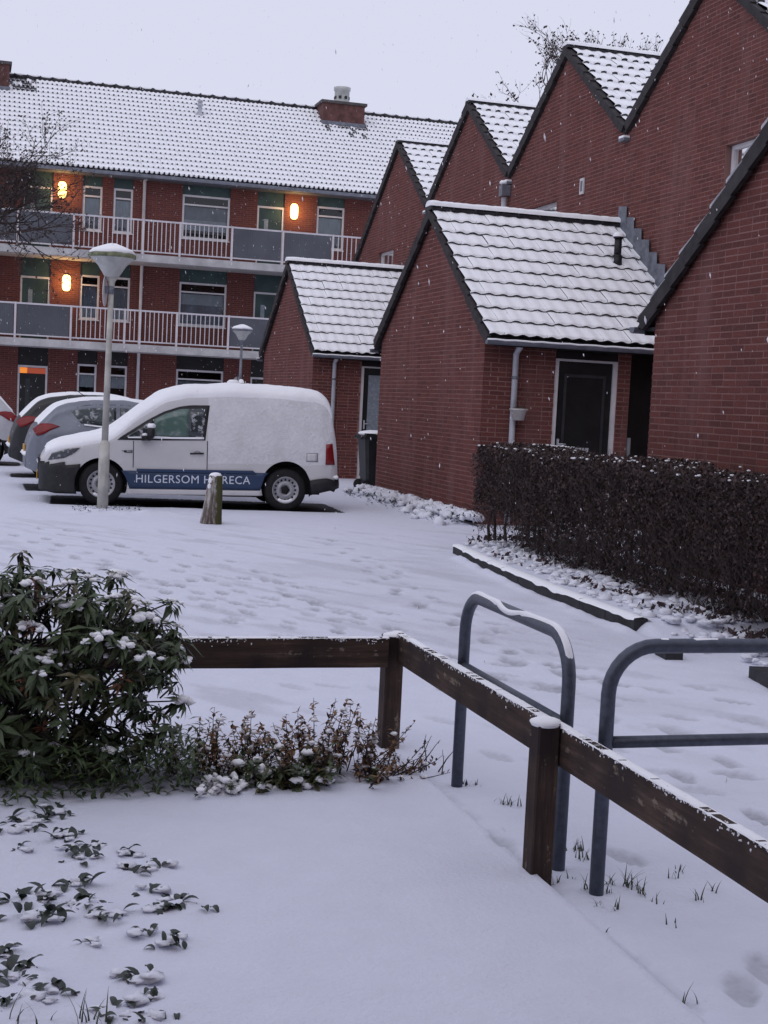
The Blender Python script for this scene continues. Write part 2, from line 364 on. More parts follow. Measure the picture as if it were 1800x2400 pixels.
# ================================================================== SETTING: ground
XG, XT = 6.615, 9.64                     # shed gables' plane, terrace wall plane
YSH = [10.60, 20.56, 30.52]              # shed ridge lines
def kerb_x(y): return 4.695+0.0130*max(0.0, y-9.4)**2
def build_ground():
    def axis(segs):
        out = []
        for a, b, st in segs: out.append(np.arange(a, b, st))
        return np.concatenate(out+[np.array([segs[-1][1]])])
    gx = axis([(-220, -20, 25), (-20, -3, 1.0), (-3, -0.6, 0.12), (-0.6, 3.2, 0.025), (3.2, 7.0, 0.04), (7.0, 11, 0.12), (11, 30, 1.5), (30, 230, 25)])
    gy = axis([(-60, -4, 6), (-4, 2.6, 0.25), (2.6, 9.0, 0.028), (9.0, 19.5, 0.05), (19.5, 26, 0.10), (26, 60, 0.8), (60, 400, 20)])
    X, Y = np.meshgrid(gx, gy)
    Z = 0.022*(fbm(X*0.5, Y*0.5, 3)-0.5) + 0.012*(fbm(X*2.1, Y*2.1, 9)-0.5) + 0.004*(fbm(X*11, Y*11, 5, 2)-0.5)
    far = (np.abs(X) > 60) | (Y > 90); Z = np.where(far, 0, Z)
    worn = np.zeros_like(Z); bare = np.zeros_like(Z)
    sm = lambda e0, e1, v: np.clip((v-e0)/(e1-e0), 0, 1)**2*(3-2*np.clip((v-e0)/(e1-e0), 0, 1))
    wob = 0.02*(fbm(X*3, Y*3, 21)-0.5)
    patio = sm(1.885, 1.845, X+wob)*sm(6.15, 6.0, Y+wob)
    Z += 0.034*patio
    lip = np.exp(-((X+wob-1.845)/0.030)**2)*sm(6.1, 5.9, Y); Z += 0.010*lip
    gut = np.exp(-((X+wob-1.905)/0.018)**2)*sm(6.1, 5.9, Y); Z -= 0.010*gut; worn += 0.55*gut*(fbm(X*5, Y*5, 33) > 0.5)
    Z -= 0.02*sm(1.6, 2.3, X)*sm(7.2, 5.4, Y)*0.5
    kx = 4.695+0.0130*np.maximum(0, np.minimum(Y, 15)-9.4)**2
    Z += 0.045*np.exp(-((X-kx+0.045)/0.05)**2)*np.clip(fbm(X*6, Y*3.5, 91)*2.6-0.95, 0, 1)*sm(8.9, 9.4, Y)*sm(14.3, 13.7, Y)
    bed = sm(0.02, 0.10, X-kx)*sm(14.6, 14.1, Y)*sm(8.9, 9.5, Y); Z += 0.088*bed
    Z += 0.07*np.exp(-((X-XG+0.30)/0.22)**2)*sm(17.0, 18.5, Y)*sm(23.3, 22.6, Y)*(0.4+1.1*fbm(X*4, Y*4, 51))
    Z += 0.055*np.exp(-((Y-18.28)/0.17)**2)*sm(1.15, 1.5, X)*sm(3.0, 2.2, X)*(0.3+1.4*fbm(X*5, Y*5, 61))
    ang = math.radians(-58); uu = X*math.cos(ang)+Y*math.sin(ang); vv = -X*math.sin(ang)+Y*math.cos(ang)
    street = sm(6.3, 7.2, Y+0.9*np.maximum(0, X-2.3))*sm(18.3, 16.0, Y)*sm(-6, -2, X)*sm(0.05, 0.5, kx-X+10*(Y > 14.5))
    stk = fbm(uu*1.3, vv*5.5, 81, 4); Z += 0.016*(stk-0.5)*street + 0.012*(fbm(X*5.5, Y*5.5, 85, 3)-0.5)*street
    worn += 0.34*sm(0.56, 0.74, stk)*street
    # trampled strips: footprints
    prints = []
    rnd = random.Random(4)
    def path(p0, p1, wd=0.1, step=0.36, j=0.06, dep=0.016):
        a = onZ(*p0); b = onZ(*p1); d = b-a; L = d.length; d.normalize(); ang = math.atan2(d.y, d.x); n = Vector((-d.y, d.x, 0))
        t = rnd.random()*0.3; k = 0
        while t < L:
            p = a+d*t+n*((wd if k % 2 else -wd)+rnd.uniform(-j, j)); prints.append((p.x, p.y, ang+rnd.uniform(-0.2, 0.2), dep*rnd.uniform(0.5, 1.2))); t += step*rnd.uniform(0.8, 1.25); k += 1
    for p0, p1 in [((120, 1235), (900, 1480)), ((330, 1290), (960, 1560)), ((480, 1300), (1010, 1520)), ((60, 1250), (700, 1500)), ((760, 1260), (1330, 1620)),
                   ((880, 1330), (1700, 1820)), ((950, 1500), (1790, 1960)), ((1050, 1560), (1795, 1700)), ((1150, 1540), (1760, 1640)), ((1450, 1780), (1790, 1830)),
                   ((350, 1350), (560, 1440)), ((640, 1400), (1000, 1460)), ((1020, 1420), (1420, 1600)), ((1430, 1960), (1800, 2080)), ((600, 1330), (1250, 1700)), ((200, 1300), (520, 1420))]:
        path(p0, p1)
    for k in range(150):
        p = onZ(rnd.uniform(60, 1790), rnd.uniform(1240, 1900) if rnd.random() < 0.6 else rnd.uniform(1240, 1500))
        if p.x > kerb_x(p.y)-0.15 or (p.x < 2.1 and p.y < 6.5): continue
        prints.append((p.x, p.y, math.radians(rnd.uniform(-75, -40)), rnd.uniform(0.003, 0.011)))
    for q in [(1740, 2310), (1790, 2260), (1180, 1985)]:
        p = onZ(*q); prints.append((p.x, p.y, 1.2, 0.012))
    for (px, py, an, dp) in prints:
        if px > 3.9 and py < 9 and px > kerb_x(py)-0.1: continue
        ix = slice(*np.searchsorted(gx, [px-0.35, px+0.35])); iy = slice(*np.searchsorted(gy, [py-0.35, py+0.35]))
        xs = X[iy, ix]-px; ys = Y[iy, ix]-py; c, s_ = math.cos(an), math.sin(an)
        u = xs*c+ys*s_; v = -xs*s_+ys*c
        r = np.sqrt((u/0.135)**2+(v/(0.046+0.010*np.cos(u*18)))**2)
        dep = sm(1.0, 0.72, r); rim = np.exp(-((r-1.18)/0.16)**2)
        Z[iy, ix] += -dp*1.0*dep+dp*0.25*rim; worn[iy, ix] = np.maximum(worn[iy, ix], dep*min(1, dp*48))
    for i_, (px, py, n_, L_) in enumerate(LEAF_SPOTS):
        p = onZ(px, py, 0.035); mz = random.Random(i_)
        for k in range(2+n_//2):
            cx, cy, rr = p.x+mz.gauss(0, 0.035), p.y+mz.gauss(0, 0.035), mz.uniform(0.018, 0.042); Z += 0.30*rr*np.exp(-(((X-cx)/rr)**2+((Y-cy)/rr)**2))*(abs(X-cx) < 0.3)
    # thin trodden snow along the footway beside the kerb
    worn = np.maximum(worn, 0.20*sm(0.50, 0.72, fbm(X*0.8+0.3*Y, Y*1.3, 71))*sm(2.3, 3.0, X)*sm(4.9, 4.5, X)*(Y < 14)*(Y > 4))
    # bare wet asphalt below the parked vehicles
    for (cx, cy, a, hl, hw) in BARE:
        c, s_ = math.cos(a), math.sin(a); u = (X-cx)*c+(Y-cy)*s_; v = -(X-cx)*s_+(Y-cy)*c
        k = sm(hl+0.08, hl-0.15, np.abs(u))*sm(hw+0.06, hw-0.12, np.abs(v)); bare = np.maximum(bare, k); Z -= 0.03*k
    ny, nx = X.shape
    V = np.stack([X.ravel(), Y.ravel(), Z.ravel()], 1)
    idx = np.arange(nx*ny).reshape(ny, nx)
    Fq = np.stack([idx[:-1, :-1].ravel(), idx[:-1, 1:].ravel(), idx[1:, 1:].ravel(), idx[1:, :-1].ravel()], 1)
    me = bpy.data.meshes.new('ground'); me.vertices.add(len(V)); me.vertices.foreach_set('co', V.ravel())
    me.loops.add(Fq.size); me.polygons.add(len(Fq)); me.loops.foreach_set('vertex_index', Fq.ravel())
    me.polygons.foreach_set('loop_start', np.arange(0, Fq.size, 4)); me.polygons.foreach_set('use_smooth', np.ones(len(Fq), bool))
    me.update(calc_edges=True)
    for nm, ar in (('worn', worn), ('bare', bare)):
        at = me.attributes.new(nm, 'FLOAT', 'POINT'); at.data.foreach_set('value', ar.ravel().astype(np.float32))
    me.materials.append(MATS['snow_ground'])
    o = link('ground', me); tag(o, 'snow covered ground of the yard and footway with scattered footprints', kind='structure')
# vehicles: origin is the front end on the centre line, a = heading of the tail
VANA = math.radians(-3.4); VSC = 0.95
VAN_O = onZ(236, 1182.5); VAN_L = 4.41
VAN_ORG = VAN_O - Vector((math.cos(VANA), math.sin(VANA), 0))*0.88*VSC + Vector((-math.sin(VANA), math.cos(VANA), 0))*0.84*VSC
def centre(org, a, L): return (org.x+math.cos(a)*L/2, org.y+math.sin(a)*L/2)
SIL_R = onY(57, 1040, 22.9); SIL_ORG = Vector((SIL_R.x+3.85, 22.9, 0))
BLK_R = onY(20, 1060, 25.9); BLK_ORG = Vector((BLK_R.x+4.0, 25.9, 0))
WHT_R = onY(50, 950, 29.3); WHT_ORG = Vector((WHT_R.x-3.95, 29.3, 0))
LEAF_SPOTS = [(75, 1925, 9, .050), (120, 1905, 7, .05), (40, 1940, 6, .045), (160, 1960, 6, .055), (190, 1990, 7, .055), (205, 2015, 6, .045), (70, 2110, 8, .062), (100, 2150, 8, .06), (180, 2075, 4, .06), (205, 2120, 7, .05), (255, 2140, 6, .05),
             (290, 2000, 3, .04), (310, 2045, 4, .04), (355, 2035, 4, .04), (365, 2090, 3, .05), (405, 2120, 5, .055), (380, 2130, 3, .04), (330, 2185, 3, .04), (390, 2220, 3, .04), (230, 2215, 2, .03), (50, 2290, 7, .06), (110, 2315, 6, .05), (310, 2290, 4, .045), (350, 2340, 3, .035), (10, 2232, 3, .05), (10, 2350, 3, .04), (65, 2350, 2, .03), (350, 2390, 4, .04), (260, 2378, 3, .04), (480, 2135, 1, .05), (60, 1990, 3, .035), (410, 2195, 2, .04), (240, 1985, 2, .04)]
BARE = [(*centre(VAN_ORG, VANA, VAN_L), VANA, 2.08, 0.90), (SIL_ORG.x-1.92, 22.9, 0, 1.95, 0.85), (BLK_ORG.x-2, 25.9, 0, 2.0, 0.85), (WHT_ORG.x+2, 29.3, 0, 2.0, 0.85)]
build_ground()

# kerb stones of the hedge bed, each its own stone
def build_kerb():
    t = thing('kerb', 'dark stone kerb edging the hedge bed beside the trodden footway', 'kerb', (4.8, 11.6, 0)); t['kind'] = 'structure'
    del t['category']
    y = 9.35; rnd = random.Random(2)
    while y < 13.9:
        L = 0.50; x0, x1 = kerb_x(y), kerb_x(y+L); mb = MB()
        d = Vector((x1-x0, L, 0)).normalized(); n = Vector((d.y, -d.x, 0)); c = Vector(((x0+x1)/2, y+L/2, 0.03))
        mb.obox(c+n*0.06+Vector((0, 0, rnd.uniform(-0.006, 0.004))), d*(L/2-0.003), n*0.055, Vector((0, 0, 0.062)))
        st = mb.build('kerb_stone', 'kerb_stone', t)
        sn = MB(); k = 14
        vs = []
        for i in range(k+1):
            f = -0.5+i/k
            e_ = mnoise.noise(Vector((c.x*9, (c.y+L*f)*5, 1)))
            for wv, h in ((-0.002-0.006*max(0, e_), -0.006-0.030*max(0, e_)), (0.004, 0.004+0.004*rnd.random()), (0.07, 0.016), (0.15, -0.004)):
                p = c+d*(L*f)+n*wv; vs.append((p.x, p.y, 0.092+h))
        fs = [(i*4+j, i*4+j+1, i*4+j+5, i*4+j+4) for i in range(k) for j in range(3)]
        sn.add(vs, fs, 0, True); sn.build('snow_cap', 'snow', st)
        y += L
    for px, py, L, a in ((1552, 1540, 0.20, 1.45), (1798, 1612, 0.5, 1.35)):
        p = onZ(px, py); mb = MB(); d = Vector((math.cos(a), math.sin(a), 0)); n = Vector((d.y, -d.x, 0))
        mb.obox(p+n*0.06+d*(L*0.2)+Vector((0, 0, 0.01)), d*L/2, n*0.06, Vector((0, 0, 0.055))); mb.build('kerb_stone', 'kerb_stone', t)
build_kerb()

# ================================================================== BRICKWORK
def brick_mesh(nm, L, h, d=0.012, b=0.0015):
    mb = MB(); a = [(0, 0), (L, 0), (L, h), (0, h)]; i_ = [(b, b), (L-b, b), (L-b, h-b), (b, h-b)]
    vs = [(x, d, z) for x, z in a]+[(x, b*0.8, z) for x, z in a]+[(x, 0, z) for x, z in i_]
    fs = [(k, (k+1) % 4, 4+(k+1) % 4, 4+k) for k in range(4)]+[(4+k, 4+(k+1) % 4, 8+(k+1) % 4, 8+k) for k in range(4)]+[(8, 9, 10, 11)]
    mb.add(vs, fs); return mb.mesh(nm, 'brick'), vs, fs
BRK = {}
def get_brick(L):
    k = round(L, 3)
    if k not in BRK: BRK[k] = brick_mesh('brick', L-0.001, 0.0505)
    return BRK[k]
def in_poly(s, z, poly):
    c = False; j = len(poly)-1
    for i in range(len(poly)):
        (x1, y1), (x2, y2) = poly[i], poly[j]
        if (y1 > z) != (y2 > z) and s < (x2-x1)*(z-y1)/(y2-y1)+x1: c = not c
        j = i
    return c
def wall_slab(name, mat, parent, P, nrm, poly, holes, thick=0.10, back=0.0018):
    """flat wall with real openings; P(s,z,depth inwards)"""
    mb = MB(); loops = [poly]+[[(a, c), (b, c), (b, d), (a, d)] for a, b, c, d in holes]
    flat = [p for l in loops for p in l]
    tris = tessellate_polygon([[Vector((p[0], p[1], 0)) for p in l] for l in loops])
    mb.add([P(s, z, back) for s, z in flat], [tuple(t) for t in tris])
    mb.add([P(s, z, thick) for s, z in flat], [tuple(reversed(t)) for t in tris])
    for l in loops:
        n = len(l)
        for i in range(n):
            a, b = l[i], l[(i+1) % n]
            mb.add([P(*a, back), P(*b, back), P(*b, thick), P(*a, thick)], [(0, 1, 2, 3)])
    return mb.build(name, mat, parent)
def brickwork(parent, P, rot, poly, holes, nobj, seed=1, s_ref=0.0, zmin=0.0):
    """brick rows over a wall polygon: the largest in view as own objects, the rest joined"""
    rnd = random.Random(seed); smin = min(p[0] for p in poly); smax = max(p[0] for p in poly); zmax = max(p[1] for p in poly)
    rows = int((zmax-zmin)/0.0625)+1; cand = []
    for r in range(rows):
        z = zmin+r*0.0625+0.005
        # spans of the polygon on this course
        xs = []
        zc = z+0.026
        for i in range(len(poly)):
            (x1, y1), (x2, y2) = poly[i], poly[(i+1) % len(poly)]
            if (y1 > zc) != (y2 > zc): xs.append((x2-x1)*(zc-y1)/(y2-y1)+x1)
        xs.sort()
        for a, b in zip(xs[::2], xs[1::2]):
            segs = [(a, b)]
            for h0, h1, hz0, hz1 in holes:
                if hz0 < zc < hz1:
                    ns = []
                    for p, q in segs:
                        if h1 <= p or h0 >= q: ns.append((p, q))
                        else:
                            if h0 > p: ns.append((p, h0))
                            if h1 < q: ns.append((h1, q))
                    segs = ns
            for p, q in segs:
                s = s_ref+math.floor((p-s_ref)/0.22)*0.22+(0.11 if r % 2 else 0)-0.22
                while s < q:
                    ln = 0.10 if rnd.random() < 0.07 else 0.21
                    e = s+ln; s0, e0 = max(s, p), min(e, q)
                    if e0-s0 > 0.03: cand.append((s0, e0-s0, z))
                    s += ln+0.01
    info = []
    for s, L, z in cand:
        px, py, dp = proj(P(s+L/2, z+0.026, 0)); vis = 0 <= px <= 1800 and 0 <= py <= 2400
        info.append((0 if vis else 1, dp, s, L, z))
    info.sort()
    mb = MB()
    for k, (inv, dp, s, L, z) in enumerate(info):
        d = rnd.uniform(-0.0013, 0.0008); L = L-rnd.uniform(0, 0.005); s = s+rnd.uniform(-0.002, 0.003)
        if k < nobj and not inv:
            Lq = 0.21 if L > 0.2 else round(max(L, 0.04), 2)
            me = get_brick(Lq)[0]; inst('brick', me, P(s, z+rnd.uniform(-0.002, 0.002), d), parent, rot @ Matrix.Rotation(rnd.uniform(-0.007, 0.007), 4, 'Y'))
        else:
            _, vs, fs = get_brick(0.21 if L > 0.2 else round(max(L, 0.04), 2))
            dz = rnd.uniform(-0.002, 0.002); sk = rnd.uniform(-0.009, 0.009)
            mb.add([P(s+v[0], z+v[2]+dz+sk*v[0], d+v[1]) for v in vs], fs)
    if mb.v:
        o = mb.build('brickwork', 'brick', parent); o['kind'] = 'stuff'
ROT_GABLE = Matrix.Rotation(math.radians(-90), 4, 'Z')     # local x -> -Y world, local y (depth) -> +X

# ================================================================== ROOF TILES
TILE = {}
def tile_meshes(key, w_, L, expo, seg, amp, thick, lift, snow, dots=False, nvar=4):
    out = []
    for q in range(nvar):
        rnd = random.Random(len(key)*131+q*17); rows = [[] for _ in range(7)]
        for i in range(seg+1):
            u = w_*i/seg; ph = math.cos(2*math.pi*(i/seg-0.3)); h = amp*(0.5+0.5*ph); sn = snow*(1+0.7*(0.5-0.5*ph))*(1+0.12*mnoise.noise(Vector((i*0.7, q*3.3, 1.0))))
            j = 0.006*mnoise.noise(Vector((i*0.9, q*5.1, 4.0))) if 0 < i < seg else 0
            zz = lambda v: lift*(1-v/L)+h
            rows[0].append((u, 0, zz(0)-thick)); rows[1].append((u, 0, zz(0))); rows[2].append((u, 0.010+j, zz(0.01)))
            rows[3].append((u, 0.022+j, zz(0.022)+sn*0.75)); rows[4].append((u, 0.034+j, zz(0.034)+sn*0.97)); rows[5].append((u, 0.07, zz(0.07)+sn)); rows[6].append((u, L, zz(L)+sn))
        mb = MB(); n = seg+1; vs = [p for r in rows for p in r]
        fs = []; mi = []
        for r in range(6):
            for i in range(seg):
                fs.append((r*n+i, r*n+i+1, (r+1)*n+i+1, (r+1)*n+i))
                crest = math.cos(2*math.pi*((i+0.5)/seg-0.3))
                mi.append(0 if r < 2 and (not dots or crest > dots) else 1)
        mb.add(vs, fs, 0, False); mb.m = mi; mb.smooth = [x == 1 for x in mi]
        out.append((mb.mesh('roof_tile', ['tile', 'snow_fine']), vs, fs, mi))
    TILE[key] = out
tile_meshes('near', 0.205, 0.42, 0.34, 8, 0.027, 0.015, 0.056, 0.019)
tile_meshes('mid', 0.205, 0.42, 0.34, 6, 0.034, 0.030, 0.066, 0.017, dots=0.15)
tile_meshes('far', 0.152, 0.40, 0.33, 6, 0.040, 0.050, 0.085, 0.016, dots=0.35)
TILE['far_bare'] = []
for me_, vs_, fs_, mi_ in TILE['far']:
    q = me_.copy(); mi2 = [0 if (k // 6) % 2 or k % 5 < 3 else v for k, v in enumerate(mi_)]; q.polygons.foreach_set('material_index', mi2); TILE['far_bare'].append((q, vs_, fs_, mi2))
def lay_tiles(key, parent, org, rot, ncol, nrow, w_, expo, nobj, stuff_rows=True, bare=None, order=None):
    """org: lower left corner of the slope; rot: slope frame"""
    rnd = random.Random(len(key)*7+ncol); mb = MB(); n = 0; cells = [(c, r) for c in range(ncol) for r in range(nrow)]
    if order: cells.sort(key=order)
    for c, r in cells:
        me, vs, fs, mi = rnd.choice(TILE[key+'_bare'] if bare and bare(c, r, rnd) else TILE[key])
        loc = org+(rot @ Vector((c*w_+rnd.gauss(0, 0.002), r*expo+rnd.gauss(0, 0.004), rnd.gauss(0, 0.0025))))
        if n < nobj: inst('roof_tile', me, loc, parent, rot @ Matrix.Rotation(rnd.gauss(0, 0.006), 4, 'Z') @ Matrix.Rotation(rnd.gauss(0, 0.005), 4, 'X')); n += 1
        else:
            b = len(mb.v); mb.v.extend([tuple(loc+(rot @ Vector(v))) for v in vs]); mb.f.extend([tuple(b+i for i in f) for f in fs]); mb.m.extend(mi); mb.smooth.extend([x == 1 for x in mi])
    if mb.v:
        o = mb.build('roof_tiling', ['tile', 'snow_fine'], parent); o['kind'] = 'stuff'
def slope_rot(tan, toward):   # toward -1: slope faces -Y ; +1: faces +Y
    a = math.atan(tan); R_ = Matrix.Rotation(a, 4, 'X')
    return R_ if toward < 0 else Matrix.Rotation(math.pi, 4, 'Z') @ R_
TAN = 0.709; CA, SA = math.cos(math.atan(TAN)), math.sin(math.atan(TAN))

def verge_run(parent, X, y0, z0, y1, z1, snow=True, seed=0, depth=0.10, hgt=0.17):
    """dark verge tiles up a gable slope, one piece per course, stepped"""
    a, b = Vector((X, y0, z0)), Vector((X, y1, z1)); L = (b-a).length; d = (b-a)/L; n = int(round(L/0.34)); nn = Vector((1, 0, 0)).cross(d)
    if nn.z < 0: nn = -nn
    st = L/n; rnd = random.Random(seed)
    for i in range(n):
        mb = MB(); c = a+d*(st*(i+0.5)); tilt = d*(st/2+0.018)
        up_ = nn*(hgt/2)
        mb.obox(c-nn*(hgt/2-0.04)+nn*0.0, Vector((depth/2, 0, 0)), tilt-nn*0.012, up_+Vector((rnd.uniform(-0.006, 0.006), 0, 0)))
        o = mb.build('verge_tile', 'verge', parent)
        if snow:
            mb = MB(); c2 = c+nn*0.053; k = 6; vs = []
            for q in range(k+1):
                f = -1+2*q/k
                for x_, h_ in ((-depth/2+0.004, 0.0), (-depth/2+0.02, 0.012+0.010*rnd.random()), (0.02, 0.022), (depth/2, 0.0)):
                    p = c2+(tilt-nn*0.012)*f*0.96+Vector((x_, 0, 0))+nn*(h_-0.006); vs.append(p)
            mb.add(vs, [(q*4+j, q*4+j+1, q*4+j+5, q*4+j+4) for q in range(k) for j in range(3)], 0, True); mb.build('snow', 'snow_fine', o)
def ridge_run(parent, Y, z, x0, x1, r=0.095, seed=0, snow=0.028):
    n = max(1, int(round((x1-x0)/0.36))); st = (x1-x0)/n; rnd = random.Random(seed)
    for i in range(n):
        xa, xb = x0+i*st, x0+(i+1)*st+0.03; mb = MB(); k = 10; vs = []
        for x, rr in ((xa, r+0.012), (xa+0.03, r+0.012), (xa+0.035, r), (xb, r-0.01)):
            for j in range(k+1):
                a = math.pi*j/k; vs.append((x, Y-math.cos(a)*rr*1.15, z-0.05+math.sin(a)*rr))
        fs = [(s*(k+1)+j, (s+1)*(k+1)+j, (s+1)*(k+1)+j+1, s*(k+1)+j+1) for s in range(3) for j in range(k)]
        mb.add(vs, fs, 0, True); mb.add([vs[j] for j in range(k+1)], [tuple(range(k+1))])
        o = mb.build('ridge_tile', 'tile', parent)
        mb = MB(); vs = []
        for s in range(7):
            x = xa-0.004+(xb-xa)*s/6; t_ = snow*(0.6 if s in (0,) else 1)*rnd.uniform(0.8, 1.2)
            for j in range(9):
                a = math.pi*(0.16+0.68*j/8); e = (1 if 0 < j < 8 else 0.1); rr = r+0.010+t_*e
                vs.append((x, Y-math.cos(a)*rr*1.15, z-0.05+math.sin(a)*rr))
        mb.add(vs, [(s*9+j, (s+1)*9+j, (s+1)*9+j+1, s*9+j+1) for s in range(6) for j in range(8)], 0, True)
        mb.add([vs[j] for j in range(9)], [tuple(range(9))]); mb.build('snow', 'snow_fine', o)
def deck(parent, x0, x1, Yc, zr, half, thick=0.05, name='roof'):
    mb = MB()
    for s in (-1, 1):
        ye, ze = Yc+s*half, zr-half*TAN
        for a in (0,):
            vs = [(x0, Yc, zr), (x1, Yc, zr), (x1, ye, ze), (x0, ye, ze), (x0, Yc, zr-thick), (x1, Yc, zr-thick), (x1, ye, ze-thick), (x0, ye, ze-thick)]
            mb.add(vs, [(0, 1, 2, 3), (7, 6, 5, 4), (0, 3, 7, 4), (1, 5, 6, 2), (3, 2, 6, 7)])
    return mb.build(name, 'tile', parent)
def window_unit(parent, P, s0, s1, z0, z1, fr=0.06, transom=None, mull=None, curtain=None, depth=0.05, cmat='curtain', name='window', sill=True, room=True, panefrom=None):
    """frame bars, pane and what is behind it; P(s,z,d)"""
    mb = MB()
    def bar(a, b, c, d_, front=0.0, bk=0.06):
        v = [P(s, z, depth+q) for q in (front, bk) for s, z in ((a, c), (b, c), (b, d_), (a, d_))]
        mb.add(v, [(0, 1, 2, 3), (7, 6, 5, 4), (0, 4, 5, 1), (1, 5, 6, 2), (2, 6, 7, 3), (3, 7, 4, 0)])
    bar(s0, s0+fr, z0, z1); bar(s1-fr, s1, z0, z1); bar(s0+fr, s1-fr, z0, z0+fr, 0.002); bar(s0+fr, s1-fr, z1-fr, z1, 0.002)
    if transom: bar(s0+fr, s1-fr, transom-fr*0.4, transom+fr*0.4, 0.004)
    if mull: bar(mull-fr*0.4, mull+fr*0.4, z0+fr, (transom or z1-fr)-fr*0.4 if transom else z1-fr, 0.006)
    o = mb.build(name, 'white_paint', parent)
    pb = MB(); pb.add([P(s, z, depth+0.035) for s, z in ((s0+fr*.5, z0+fr*.5), (s1-fr*.5, z0+fr*.5), (s1-fr*.5, z1-fr*.5), (s0+fr*.5, z1-fr*.5))], [(0, 1, 2, 3)]); pb.build('pane', 'pane', o)
    if sill:
        sb = MB(); v = [P(s, z, d_) for d_ in (-0.03, depth+0.02) for s, z in ((s0-0.02, z0-0.035), (s1+0.02, z0-0.035), (s1+0.02, z0-0.002), (s0-0.02, z0-0.002))]
        sb.add(v, [(0, 1, 2, 3), (7, 6, 5, 4), (0, 4, 5, 1), (1, 5, 6, 2), (2, 6, 7, 3), (3, 7, 4, 0)]); sb.build('sill', 'white_paint', o)
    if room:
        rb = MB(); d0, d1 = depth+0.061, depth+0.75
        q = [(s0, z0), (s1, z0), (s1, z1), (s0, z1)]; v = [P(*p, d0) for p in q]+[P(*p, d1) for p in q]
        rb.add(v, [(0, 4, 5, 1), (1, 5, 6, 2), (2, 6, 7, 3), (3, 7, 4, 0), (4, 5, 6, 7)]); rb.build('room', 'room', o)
    if curtain:
        for (c0, c1, cm) in curtain:
            cb = MB(); k = 24; vs = []
            for i in range(k+1):
                s = s0+fr*.6+(s1-s0-fr*1.2)*i/k; dd = depth+0.13+0.012*math.sin(i*1.9)
                vs += [P(s, c0, dd), P(s, c1, dd)]
            cb.add(vs, [(2*i, 2*i+2, 2*i+3, 2*i+1) for i in range(k)], 0, True); cb.build('curtain', cm, o)
    return o

